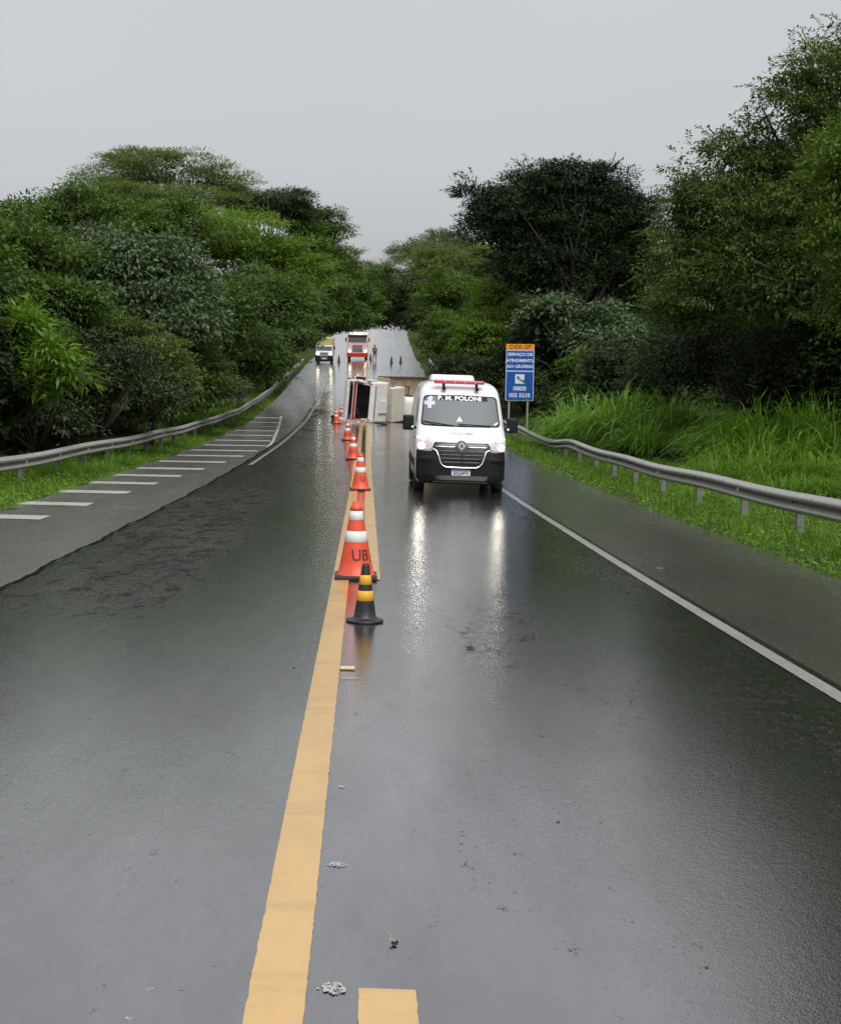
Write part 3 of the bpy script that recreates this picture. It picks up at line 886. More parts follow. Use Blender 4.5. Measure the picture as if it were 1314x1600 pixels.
def plant(src, name, label, off, Y, k, kz, group):
    mt_ = [F_deep, F_black, F_deep, F_dark][rngf.randrange(4)] if name.startswith('under') else MM[rngf.randrange(4)]  # darker leaves put the deep shadow below the trees into the shrubs' colour
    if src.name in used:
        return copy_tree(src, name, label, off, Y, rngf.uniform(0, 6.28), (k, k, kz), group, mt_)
    used.add(src.name)
    src.location = G(off, Y); src.rotation_euler = (0, 0, rngf.uniform(0, 6.28)); src.scale = (k, k, kz)
    src['label'] = label; src['group'] = group
    return src


for side, word in ((-1, 'left'), (1, 'right')):
    y = 34.0
    while y < 215:
        o = (-10.7 if side < 0 else (15.0 if y < 58 else 11.2)) + side * rngf.random() * 1.2
        k = rngf.uniform(0.85, 1.2) * (1.2 if y > 90 else 1.0)
        plant(shr[rngf.randrange(3)], 'undergrowth_shrub', 'dark undergrowth shrub below the %s trees %s' % (word, zone(y, side)), o, y, k * 1.1, k,
              'undergrowth along the %s verge' % word)
        if side > 0 and 45 < y < 125:
            k = rngf.uniform(1.0, 1.4)
            plant(shr[rngf.randrange(3)], 'undergrowth_shrub', 'dark undergrowth shrub below the right trees %s' % zone(y, side), 19.5 + rngf.random() * 4, y, k * 1.2, k, 'undergrowth along the right verge')
        y += (2.5 if y < 100 else 4.0) * rngf.uniform(0.8, 1.2)
    y = 40.0
    while y < 335:
        for o in (14.8, 21.0, 29.0, 39.0):
            if (o > 25 and y > 130) or (o > 34 and y > 80): continue
            if side > 0 and ((50 < y < 96 and o < 26) or (y < 110 and 96 <= y and o < 18)): continue
            oo = side * (o + rngf.uniform(-1.5, 1.5) + (4.5 if side > 0 and y < 62 else 0))
            k = rngf.uniform(0.85, 1.1) * (0.75 if (side > 0 and 95 < y < 220 and o < 20) else 1.0) * (0.8 if side > 0 and y < 70 else 1.0)
            plant(tal[rngf.randrange(2)], 'woodland_tree', 'half-hidden green tree deep in the %s woods %s' % (word, zone(y, side)), oo, y + rngf.uniform(-2, 2), k, k * rngf.uniform(0.85, 1.05),
                  'trees deep in the %s woods' % word)
        y += 7.0 if y < 120 else 12.0

# --- grass
def blades(rng, pos, h, w, lean, seg=2):
    """upright arching blades; pos (n,3)"""
    n = len(pos)
    a = rng.uniform(0, 2 * math.pi, n)
    d = np.stack([np.cos(a), np.sin(a), np.zeros(n)], 1)
    s = np.stack([-np.sin(a), np.cos(a), np.zeros(n)], 1)
    rows = []
    for i in range(seg + 1):
        t = i / seg
        c = pos + d * (lean * t ** 1.8)[:, None] + np.array([0, 0, 1.0]) * (h * (t - 0.30 * (lean / h).clip(0, 1.5) * t ** 3))[:, None]
        ww = (w * (1 - t) ** 0.7 + 0.0008)[:, None]
        rows.append(c - s * ww); rows.append(c + s * ww)
    v = np.stack(rows, 1).reshape(-1, 3)
    k = 2 * (seg + 1)
    f = np.concatenate([np.stack([np.arange(n) * k + 2 * i, np.arange(n) * k + 2 * i + 1, np.arange(n) * k + 2 * i + 3, np.arange(n) * k + 2 * i + 2], 1) for i in range(seg)])
    return v, f


def ground_pts(rng, n, o0, o1, y0, y1, ybias=1.0):
    y = y0 + (y1 - y0) * rng.random(n) ** ybias
    o = rng.uniform(0, 1, n)
    oa = o0(y) if callable(o0) else np.full(n, o0)
    ob = o1(y) if callable(o1) else np.full(n, o1)
    o = oa + (ob - oa) * o
    return np.stack([xc(y) + o, y, zr(y) + zoff(o) + 0.0], 1), o, y


def verge(name, label, o0, o1, y0, y1, n, seed, hmul=1.0):
    rng = np.random.default_rng(seed)
    p, o, y = ground_pts(rng, n, o0, o1, y0, y1, 1.5)
    tuft = 0.5 + 0.5 * np.sin(p[:, 0] * 3.1 + 1.7 * np.sin(p[:, 1] * 1.3)) * np.sin(p[:, 1] * 2.3 + 2 * np.sin(p[:, 0] * 1.9))
    edge = np.clip((np.abs(o) - np.minimum(abs(o0), abs(o1))) / 0.6, 0.25, 1)
    h = (0.05 + 0.16 * tuft * rng.random(n) + 0.06 * rng.random(n)) * edge * hmul
    v1, f1 = blades(rng, p, h * 1.4, np.full(n, 0.006) + 0.004 * (y / 40), h * rng.uniform(0.4, 1.6, n), 2)
    # broad-leaved weeds between the blades
    m = n // 2
    p2, o2, y2 = ground_pts(rng, m, o0, o1, y0, y1, 1.5)
    p2[:, 2] += rng.random(m) ** 2 * 0.22 * hmul * np.clip((np.abs(o2) - min(abs(o0), abs(o1))) / 0.6, 0.2, 1)
    d = rdir(rng, m); d[:, 2] = np.abs(d[:, 2]) * 0.4
    v2, f2 = leaf_geo(p2, d, norm(np.array([0, 0, 1.0]) + rng.normal(size=(m, 3)) * 0.4), rng.uniform(0.04, 0.10, m), 0.6)
    me = npmesh(name, np.vstack([v1, v2]), np.vstack([f1, f2 + len(v1)]))
    return tag(link(name, me, F_grass), label, 'grass', kind='stuff')


verge('verge_grass', 'short bright green grass and weeds along the right verge under the guardrail', 5.72, 9.6, 11, 80, 46000, 61, 1.3)
verge('verge_grass', 'short bright green grass along the left verge under the guardrail', -6.55, -8.9, 24, 125, 40000, 62)


def arch_blades(rng, pos, ang, h, w, lean, seg=6):
    """long blades that rise, arch over outwards and hang at the tip"""
    n = len(pos)
    d = np.stack([np.cos(ang), np.sin(ang), np.zeros(n)], 1); s_ = np.stack([-np.sin(ang), np.cos(ang), np.zeros(n)], 1)
    rows = []
    for i in range(seg + 1):
        t = i / seg
        out = lean * t ** 1.6
        up = h * (t - 0.70 * np.clip(lean / h, 0.05, 1.2) * t ** 3.2)
        c = pos + d * out[:, None] + np.array([0, 0, 1.0]) * up[:, None]
        ww = (w * (0.55 + 0.9 * t) * (1 - t ** 2.5) + 0.001)[:, None]
        rows.append(c - s_ * ww); rows.append(c + s_ * ww)
    v = np.stack(rows, 1).reshape(-1, 3)
    k = 2 * (seg + 1)
    f = np.concatenate([np.stack([np.arange(n) * k + 2 * i, np.arange(n) * k + 2 * i + 1, np.arange(n) * k + 2 * i + 3, np.arange(n) * k + 2 * i + 2], 1) for i in range(seg)])
    return v, f


def tall_grass(name, label, tufts, nper, seed, mt, wid=0.024):
    """tufts: (px, Y, spread, height); each is broken into several tussocks"""
    rng = np.random.default_rng(seed)
    PP, H, A = [], [], []
    for (px, Y, rad, h) in tufts:
        c = P(px, 700, Y)
        for q in range(7):
            a0 = rng.uniform(0, 6.28); r0 = rad * math.sqrt(rng.random())
            tx, ty_ = c.x + r0 * math.cos(a0), Y + r0 * math.sin(a0)
            th = h * rng.uniform(0.62, 1.08)
            n = nper // 7
            a = rng.uniform(0, 2 * math.pi, n); r = 0.20 * np.sqrt(rng.random(n))
            x = tx + r * np.cos(a); y = ty_ + r * np.sin(a)
            PP.append(np.stack([x, y, zr(y) + zoff(x - xc(y)) - 0.05], 1)); H.append(th * rng.uniform(0.45, 1.12, n)); A.append(a + rng.normal(0, 0.7, n))
    p = np.vstack(PP); h = np.concatenate(H); a = np.concatenate(A)
    v, f = arch_blades(rng, p, a, h, wid * rng.uniform(0.6, 1.4, len(p)), h * rng.uniform(0.25, 1.25, len(p)))
    m_ = len(p) // 2                      # hanging leaf tips that fill the stand
    q = rng.integers(0, len(p), m_)
    pp_ = p[q] + np.stack([np.cos(a[q]), np.sin(a[q]), np.zeros(m_)], 1) * (h[q] * rng.uniform(0.05, 0.5, m_))[:, None] + np.array([0, 0, 1.0]) * (h[q] * rng.uniform(0.2, 0.85, m_))[:, None]
    dd_ = norm(np.stack([np.cos(a[q]), np.sin(a[q]), rng.uniform(-1.1, 0.5, m_)], 1) + rng.normal(size=(m_, 3)) * 0.35)
    v2, f2 = leaf_geo(pp_, dd_, norm(np.array([0, 0, 1.0]) + rng.normal(size=(m_, 3)) * 0.3), rng.uniform(0.25, 0.6, m_) * np.clip(h[q] / 2, 0.3, 1), 0.085)
    v, f = np.vstack([v, v2]), np.vstack([f, f2 + len(v)])
    return tag(link(name, npmesh(name, v, f), mt), label, 'grass', kind='stuff')


tall_grass('tall_grass', 'tall arching guinea grass behind the bent guardrail on the right',
           [(893, 62, 0.8, 2.9), (922, 59, 0.9, 3.3), (955, 55, 1.0, 3.6), (1000, 54, 1.1, 3.6), (1040, 53, 1.0, 3.3), (1075, 52, 0.9, 2.2), (985, 51, 0.7, 2.2), (1035, 50, 0.8, 1.9), (938, 57, 0.7, 2.0), (1085, 48, 0.8, 1.7), (1070, 57, 1.2, 2.6), (1110, 55, 1.2, 2.4), (1100, 51, 0.8, 1.9), (880, 63, 0.7, 1.8), (905, 60, 0.6, 1.8)],
           480, 63, F_tall)
tall_grass('tall_grass', 'tall arching guinea grass at the right edge behind the guardrail',
           [(1115, 46, 0.8, 1.6), (1150, 45, 0.9, 2.2), (1195, 44, 1.0, 2.9), (1245, 43, 1.0, 2.9), (1295, 42, 1.0, 2.8), (1345, 41, 1.0, 2.5), (1395, 40, 1.0, 2.4), (1130, 42, 0.7, 1.4), (1180, 41, 0.8, 1.7), (1270, 40, 0.9, 1.8), (1450, 40, 1.1, 2.4), (1150, 49, 1.0, 2.4)],
           480, 64, F_tall)
tall_grass('tall_grass', 'lighter knee-high grass in front of the tall grass on the right',
           [(1120, 38, 0.6, 1.1), (1160, 37, 0.7, 1.3), (1200, 36, 0.8, 1.3), (1245, 36, 0.8, 1.2), (1290, 35, 0.8, 1.1), (1340, 34, 0.8, 1.2), (1085, 40, 0.6, 0.9), (1255, 32.5, 0.7, 0.8), (1300, 32, 0.7, 0.8), (1345, 31, 0.8, 0.8), (1395, 32, 0.8, 0.9), (1210, 34, 0.6, 0.8)], 700, 65, F_grass, 0.008)
tall_grass('tall_grass', 'clump of tall grass behind the left guardrail below the dark trees',
           [(300, 76, 0.8, 2.0), (325, 81, 0.8, 2.1), (278, 72, 0.7, 1.7), (345, 85, 0.7, 1.6), (245, 66, 0.5, 1.0)], 420, 66, F_tall)
tall_grass('tall_grass', 'sparse taller grass stems rising over the left guardrail at the picture edge',
           [(30, 36, 0.7, 0.9), (70, 37, 0.5, 0.9), (100, 38, 0.5, 1.0), (140, 40, 0.6, 0.8), (180, 43, 0.6, 0.8), (-20, 35, 0.7, 0.9)], 210, 67, F_grass, 0.007)

# ------------------------------------------------------------------ vehicles, signs, cones
def gp(px, py):
    """point of the ground seen at a photo pixel"""
    last = None
    for Y in np.concatenate([np.arange(3, 30, 0.02), np.arange(30, 130, 0.05), np.arange(130, 330, 0.1)]):
        p = P(px, py, float(Y))
        g = float(zr(Y)) + float(zoff(np.clip(p.x - float(xc(Y)), -400, 400)))
        if p.z <= g: return Vector((p.x, p.y, g))
    return Vector((p.x, p.y, g))


M_wpaint = mat('white_vehicle_paint', (0.74, 0.74, 0.74), 0.28, coat=0.5, noise=0.05, nscale=3)
M_blackp = mat('black_plastic', (0.010, 0.010, 0.011), 0.5, spec=0.25, noise=0.3, nscale=6)
M_blackg = mat('black_gloss', (0.006, 0.006, 0.007), 0.15)
M_chrome = mat('chrome_trim', (0.80, 0.80, 0.82), 0.16, metal=0.9)
M_greyt = mat('grey_trim', (0.12, 0.12, 0.13), 0.35, metal=0.3)
M_tyre = mat('tyre_rubber', (0.012, 0.012, 0.012), 0.6, bump=0.3, nscale=40)
M_rim = mat('steel_rim', (0.25, 0.25, 0.26), 0.4, metal=0.7)
M_glass = mat('dark_windscreen', (0.12, 0.135, 0.14), 0.06, spec=1.0, coat=0.6)
M_glassd = mat('black_window', (0.010, 0.011, 0.012), 0.08, spec=0.7)
M_print = mat('white_print', (0.82, 0.82, 0.84), 0.5)
M_lilac = mat('pale_lilac_sticker', (0.62, 0.60, 0.74), 0.5)
M_greyprint = mat('grey_print', (0.32, 0.32, 0.34), 0.5)
M_plate = mat('plate_white', (0.72, 0.73, 0.75), 0.4)
M_plateb = mat('plate_blue', (0.03, 0.07, 0.30), 0.4)
M_ink = mat('dark_ink', (0.03, 0.03, 0.045), 0.5)
M_lens = mat('lamp_lens', (0.46, 0.39, 0.41), 0.10, coat=0.6, emis=(1.0, 0.88, 0.88), estr=0.10)
M_lit = mat('lit_headlamp', (0.9, 0.9, 0.9), 0.3, emis=(1.0, 0.90, 0.74), estr=18.0)
M_lit2 = mat('lit_running_lamp', (0.9, 0.9, 0.9), 0.3, emis=(1.0, 0.94, 0.95), estr=8.0)
M_redlens = mat('red_beacon_lens', (0.36, 0.035, 0.06), 0.18, coat=0.4, emis=(1.0, 0.10, 0.16), estr=0.10)


def subdiv_poly(poly, maxlen=0.06):
    bm = bmesh.new()
    vs = [bm.verts.new((x, 0, z)) for x, z in poly]
    bm.faces.new(vs)
    bmesh.ops.triangulate(bm, faces=bm.faces[:])
    for _ in range(5):
        es = [e for e in bm.edges if e.calc_length() > maxlen]
        if not es: break
        bmesh.ops.subdivide_edges(bm, edges=es, cuts=1)
        bmesh.ops.triangulate(bm, faces=bm.faces[:])
    return bm


class Shell:
    """front of a vehicle as a surface y = F(x, z); patches are cut from it in front view"""
    def __init__(self, prof, hw, rnd=0.26, pw=4.5):
        self.z = [p[0] for p in prof]; self.y = [p[1] for p in prof]
        self.hz = [p[0] for p in hw]; self.hw_ = [p[1] for p in hw]; self.rnd, self.pw = rnd, pw

    def hw(self, z): return float(np.interp(z, self.hz, self.hw_))

    def F(self, x, z):
        return float(np.interp(z, self.z, self.y)) + self.rnd * min(1.15, abs(x) / self.hw(z)) ** self.pw

    def patch(self, name, poly, off, mt, parent, thick=0.02, maxlen=0.06, smooth=True):
        bm = subdiv_poly(poly, maxlen)
        for v in bm.verts: v.co.y = self.F(v.co.x, v.co.z) - off
        if thick > 0:
            r = bmesh.ops.extrude_face_region(bm, geom=bm.faces[:])
            for v in [g for g in r['geom'] if isinstance(g, bmesh.types.BMVert)]: v.co.y += thick
        bmesh.ops.recalc_face_normals(bm, faces=bm.faces[:])
        return link(name, bm_mesh(name, bm), mt, parent)

    def wrap(self, name, me, cx, cz, off, mt, parent):
        for v in me.vertices:
            x, z, d = v.co.x + cx, v.co.y + cz, v.co.z
            v.co = (x, self.F(x, z) - off - d, z)
        return link(name, me, mt, parent)


def rounded(poly, r, seg=4):
    out = []
    n = len(poly)
    for i in range(n):
        a, b, c = Vector(poly[i - 1]), Vector(poly[i]), Vector(poly[(i + 1) % n])
        u, w = (a - b), (c - b)
        rr = min(r, u.length * 0.45, w.length * 0.45)
        p0, p1 = b + u.normalized() * rr, b + w.normalized() * rr
        for k in range(seg + 1):
            t = k / seg
            q = p0 * (1 - t) ** 2 + b * 2 * t * (1 - t) + p1 * t * t
            out.append((q.x, q.y))
    return out


def mir(h):
    return h + [(-x, z) for x, z in reversed(h)]


def wheel(parent, x, y, z, r, w, name='wheel'):
    s_ = 1 if x > 0 else -1
    root = empty(name, (x, y, z)); root.parent = parent
    lathe('tyre', [(r * 0.62, -w / 2 * 0.9), (r * 0.90, -w / 2), (r * 0.98, -w / 2 * 0.75), (r, -w / 4), (r, w / 4), (r * 0.98, w / 2 * 0.75), (r * 0.90, w / 2), (r * 0.62, w / 2 * 0.9)], M_tyre, root, 28, 'X')
    lathe('rim', [(0.0, s_ * w * 0.28), (r * 0.25, s_ * w * 0.34), (r * 0.35, s_ * w * 0.22), (r * 0.55, s_ * w * 0.26), (r * 0.635, s_ * w * 0.44)], M_rim, root, 20, 'X')
    return root


# --- the ambulance
amb_p = gp(717, 766)
amb_rot = math.atan(0.0378)
amb = empty('ambulance_van', (amb_p.x, amb_p.y - 0.95, amb_p.z - 0.03), (R(0), R(1.2), amb_rot))
tag(amb, 'white ambulance van with red light bar and headlights on, in the right lane', 'ambulance')
S = Shell([(0.22, 0.14), (0.30, 0.05), (0.42, 0.0), (0.78, 0.0), (0.92, 0.03), (1.10, 0.09), (1.25, 0.20), (1.36, 0.34), (1.46, 0.50), (1.50, 0.56), (2.14, 1.06), (2.28, 1.22), (2.40, 1.48), (2.47, 1.75), (2.50, 2.05)],
          [(0.22, 0.93), (0.32, 0.985), (0.60, 1.0), (0.95, 1.0), (1.30, 0.995), (1.55, 0.975), (2.0, 0.925), (2.25, 0.89), (2.38, 0.83), (2.45, 0.75), (2.50, 0.62)])
zrow = np.concatenate([np.linspace(0.26, 1.5, 26), np.linspace(1.54, 2.5, 22)])
nu = 33
V, Fc = [], []
for z in zrow:
    hw = S.hw(z)
    for i in range(nu):
        u = -1 + 2 * i / (nu - 1)
        V.append((u * hw, S.F(u * hw, z), z))
for r_ in range(len(zrow) - 1):
    for i in range(nu - 1):
        a = r_ * nu + i
        Fc.append((a, a + 1, a + nu + 1, a + nu))
L_ = 5.45
b0 = len(V)
for z in zrow:                       # sides run straight back
    V.append((-S.hw(z), L_, z)); V.append((S.hw(z), L_, z))
for r_ in range(len(zrow) - 1):
    Fc.append((r_ * nu, (r_ + 1) * nu, b0 + 2 * (r_ + 1), b0 + 2 * r_))
    Fc.append((r_ * nu + nu - 1, b0 + 2 * r_ + 1, b0 + 2 * (r_ + 1) + 1, (r_ + 1) * nu + nu - 1))
    Fc.append((b0 + 2 * r_, b0 + 2 * r_ + 2, b0 + 2 * r_ + 3, b0 + 2 * r_ + 1))
c0 = len(V)                          # roof
top = (len(zrow) - 1) * nu
for i in range(nu):
    u = -1 + 2 * i / (nu - 1)
    V.append((u * S.hw(2.5), L_, 2.5))
for i in range(nu - 1):
    Fc.append((top + i, top + i + 1, c0 + i + 1, c0 + i))
link('body', pymesh('body', V, Fc), M_wpaint, amb, smooth=True)
box('underbody', (1.7, 4.9, 0.3), (0, 2.85, 0.36), M_blackp, amb)
S.patch('bumper', mir([(0.0, 0.965), (0.60, 0.965), (0.78, 0.945), (0.985, 0.96), (0.995, 0.70), (0.985, 0.34), (0.90, 0.25), (0.0, 0.25)]), 0.014, M_blackp, amb, thick=0.03)
hood = S.patch('hood', rounded(mir([(0.0, 1.465), (0.80, 1.445), (0.90, 1.30), (0.62, 1.165), (0.0, 1.165)]), 0.05), 0.006, M_wpaint, amb, thick=0.008)
S.wrap('lettering', text_mesh('AMBULÂNCIA', 0.085, 0.001, 1.0, 0.0005, mirror=True), 0.0, 1.335, 0.009, M_greyprint, hood)
gr = S.patch('grille', rounded(mir([(0.0, 1.145), (0.60, 1.145), (0.64, 1.03), (0.47, 0.80), (0.41, 0.655), (0.32, 0.615), (0.0, 0.615)]), 0.02), 0.022, M_blackg, amb, thick=0.03)
for z, w_, mt_ in ((1.045, 0.585, M_chrome), (0.955, 0.54, M_greyt), (0.875, 0.49, M_greyt), (0.795, 0.45, M_greyt), (0.715, 0.42, M_greyt)):
    for sgn in (-1, 1):
        x0 = 0.12 if z > 0.95 else 0.0
        tube('slat', [Vector((sgn * x, S.F(x, z) - 0.036, z + (0.006 if z > 1 else 0))) for x in np.linspace(x0, w_, 9)], 0.014 if z > 1 else 0.012, mt_, gr, 6)
up = [(0.665, 1.005), (0.60, 0.985), (0.55, 0.95), (0.50, 0.84), (0.455, 0.70), (0.41, 0.635), (0.34, 0.605), (0.0, 0.60)]
pts = [(-x, z) for x, z in up] + [(x, z) for x, z in reversed(up[:-1])]
tube('chrome_surround', [Vector((x, S.F(x, z) - 0.040, z)) for x, z in pts], 0.018, M_chrome, gr, 8)
# diamond badge
bd = S.patch('badge_plinth', [(0.125 * math.cos(t), 1.06 + 0.135 * math.sin(t)) for t in np.linspace(0, 2 * math.pi, 24, endpoint=False)], 0.045, M_blackg, gr, thick=0.03)
dv, df = [], []
for (w_, h_, o) in ((0.082, 0.108, 0.060), (0.030, 0.050, 0.060)):
    for (x, z) in ((0, h_), (w_, 0), (0, -h_), (-w_, 0)): dv.append((x, S.F(0, 1.06) - o, 1.06 + z))
for (w_, h_, o) in ((0.056, 0.078, 0.074),):
    for (x, z) in ((0, h_), (w_, 0), (0, -h_), (-w_, 0)): dv.append((x, S.F(0, 1.06) - o, 1.06 + z))
for i in range(4):
    k = (i + 1) % 4
    df += [(i, k, 8 + k, 8 + i), (8 + i, 8 + k, 4 + k, 4 + i)]
link('diamond_badge', pymesh('diamond_badge', dv, df), M_chrome, gr)
for sgn in (-1, 1):
    hp = [(0.625, 1.135), (0.80, 1.215), (0.955, 1.275), (0.993, 1.20), (0.995, 0.985), (0.90, 0.965), (0.70, 0.985), (0.645, 1.03)]
    hl = S.patch('headlight', rounded([(sgn * x, z) for x, z in hp][::sgn], 0.03), 0.026, M_lens, amb, thick=0.05, maxlen=0.05)
    ex = 0.885 if sgn > 0 else 0.885
    S.patch('lit_lamp', [(sgn * (ex + 0.072 * math.cos(t)), 1.055 + 0.068 * math.sin(t)) for t in np.linspace(0, 2 * math.pi, 16, endpoint=False)], 0.034, M_lit, hl, thick=0.015)
    S.patch('running_lamp', [(sgn * x, z) for x, z in ((0.985, 1.235), (0.955, 1.258), (0.80, 1.198), (0.83, 1.178), (0.945, 1.215))], 0.032, M_lit2, hl, thick=0.01)
    S.patch('fog_recess', rounded([(sgn * x, z) for x, z in ((0.62, 0.86), (0.90, 0.82), (0.95, 0.66), (0.66, 0.70))], 0.06), 0.020, M_blackg, amb, thick=0.01)
S.patch('lower_intake', rounded(mir([(0.0, 0.42), (0.62, 0.42), (0.56, 0.32), (0.0, 0.32)]), 0.03), 0.020, M_blackg, amb, thick=0.01)
S.patch('skid_strip', mir([(0.0, 0.285), (0.60, 0.285), (0.60, 0.262), (0.0, 0.262)]), 0.026, mat('skid_grey', (0.35, 0.35, 0.35), 0.4), amb, thick=0.012)
pl = S.patch('number_plate', rounded([(-0.205, 0.55), (0.205, 0.55), (0.205, 0.425), (-0.205, 0.425)], 0.012), 0.030, M_plate, amb, thick=0.012)
S.patch('plate_band', [(-0.2, 0.546), (0.2, 0.546), (0.2, 0.522), (-0.2, 0.522)], 0.033, M_plateb, pl, thick=0.002)
S.wrap('lettering', text_mesh('EXQ4F74', 0.095, 0.002, 0.88, 0.0005), 0.0, 0.474, 0.034, M_ink, pl)
S.patch('windscreen_seal', rounded(mir([(0.0, 2.185), (0.83, 2.165), (0.90, 1.49), (0.0, 1.478)]), 0.10), 0.006, M_blackg, amb, thick=0.01)
ws = S.patch('windscreen', rounded(mir([(0.0, 2.16), (0.80, 2.14), (0.865, 1.52), (0.0, 1.508)]), 0.10), 0.010, M_glass, amb, thick=0.01)
S.patch('sun_strip', rounded([(-0.52, 2.157), (0.60, 2.157), (0.62, 2.06), (-0.52, 2.06)], 0.02), 0.0125, M_blackg, ws, thick=0.002)
S.wrap('lettering', text_mesh('P. M. POLONI', 0.128, 0.004, 1.30, 0.0008), -0.02, 2.108, 0.017, M_print, ws)
cx_, cz_ = -0.70, 1.995
for w_, h_ in ((0.24, 0.085), (0.085, 0.24)):
    S.patch('cross_sticker', [(cx_ - w_ / 2, cz_ + h_ / 2), (cx_ + w_ / 2, cz_ + h_ / 2), (cx_ + w_ / 2, cz_ - h_ / 2), (cx_ - w_ / 2, cz_ - h_ / 2)], 0.014 if w_ > h_ else 0.016, M_lilac, ws, thick=0.003)
S.patch('round_sticker', [(-0.67 + 0.045 * math.cos(t), 2.10 + 0.05 * math.sin(t)) for t in np.linspace(0, 2 * math.pi, 14, endpoint=False)], 0.015, M_lilac, ws, thick=0.003)
S.patch('paper_notice', [(-0.03, 1.71), (0.04, 1.60), (-0.10, 1.60)], 0.014, M_print, ws, thick=0.003)
S.patch('corner_sticker', rounded([(0.74, 1.55), (0.83, 1.61), (0.85, 1.58), (0.77, 1.53)], 0.01), 0.015, M_print, ws, thick=0.003)
for x0, x1, z0, z1 in ((-0.84, -0.18, 1.585, 1.50), (-0.06, 0.66, 1.545, 1.515)):
    tube('wiper', [Vector((x0 + (x1 - x0) * t, S.F(x0 + (x1 - x0) * t, z0 + (z1 - z0) * t) - 0.035 - 0.02 * math.sin(3.1 * t), z0 + (z1 - z0) * t)) for t in np.linspace(0, 1, 9)], [0.009, 0.012, 0.013, 0.014, 0.015, 0.016, 0.017, 0.018, 0.02], M_blackp, amb, 6)
for sgn in (-1, 1):
    mr_ = empty('mirror', (sgn * 1.0, 0.78, 1.42)); mr_.parent = amb
    box('housing', (0.25, 0.17, 0.34), (sgn * 0.17, 0, 0.12), M_blackp, mr_, bevel=0.05, seg=3, smooth=True)
    box('arm', (0.16, 0.07, 0.06), (sgn * 0.01, 0.02, 0.01), M_blackp, mr_, bevel=0.015)
    box('indicator', (0.05, 0.02, 0.05), (sgn * 0.075, -0.086, 0.03), M_print, mr_, bevel=0.006)
    # side glazing and cladding
    sx = sgn * 0.958
    v = [(sgn * (S.hw(1.56) + 0.006), 0.86, 1.56), (sgn * (S.hw(1.56) + 0.006), 1.75, 1.56), (sgn * (S.hw(2.08) + 0.006), 1.75, 2.08), (sgn * (S.hw(2.08) + 0.006), 1.30, 2.08)]
    link('side_window', pymesh('side_window', v, [(0, 1, 2, 3)]), M_glassd, amb)
    box('side_cladding', (0.02, 3.6, 0.16), (sgn * 1.004, 2.9, 0.62), M_blackp, amb, bevel=0.008, seg=1)
    for yy in (0.95, 4.35):
        wheel(amb, sgn * 0.885, yy, 0.335, 0.335, 0.235)
        av, af = [], []
        for t in np.linspace(0, math.pi, 14):
            for rr in (0.37, 0.44): av.append((sgn * 1.008, yy + rr * math.cos(t), 0.33 + rr * math.sin(t)))
        af = [(2 * i, 2 * i + 1, 2 * i + 3, 2 * i + 2) for i in range(13)]
        link('wheel_arch', pymesh('wheel_arch', av, af), M_blackp, amb)
lb = box('light_bar', (1.15, 0.17, 0.085), (-0.03, 1.28, 2.475), M_redlens, amb, bevel=0.035, seg=3, smooth=True)
for i in range(4):
    box('flash_unit', (0.02, 0.012, 0.05), (-0.36 + 0.23 * i, 1.192, 2.475), M_lens, lb, bevel=0.003, seg=1)
for x in (-0.38, 0.37):
    box('bar_bracket', (0.06, 0.12, 0.12), (x, 1.30, 2.385), M_blackp, amb, bevel=0.01)
    box('work_lamp', (0.085, 0.08, 0.085), (x + 0.005, 1.16, 2.325), M_blackg, amb, bevel=0.02)
box('air_conditioner', (1.06, 0.95, 0.15), (-0.14, 2.55, 2.57), M_wpaint, amb, bevel=0.06, seg=3, taper=(0.92, 0.9), smooth=True)
box('door_handle', (0.02, 0.14, 0.03), (-1.0, 1.62, 1.18), M_blackp, amb, bevel=0.006)

# --- traffic cones
M_orange = mat('orange_cone_plastic', (0.72, 0.085, 0.035), 0.42, noise=0.15, nscale=6)
M_band = mat('white_reflective_band', (0.80, 0.80, 0.78), 0.4, noise=0.06, nscale=10)
M_base = mat('black_rubber_base', (0.014, 0.013, 0.013), 0.5, noise=0.3, nscale=14)
M_cblack = mat('black_cone_plastic', (0.016, 0.017, 0.018), 0.38, noise=0.2, nscale=8)
M_cyel = mat('yellow_cone_band', (0.78, 0.42, 0.03), 0.4, noise=0.12, nscale=8)
M_stencil = mat('dark_red_stencil', (0.10, 0.012, 0.012), 0.5)


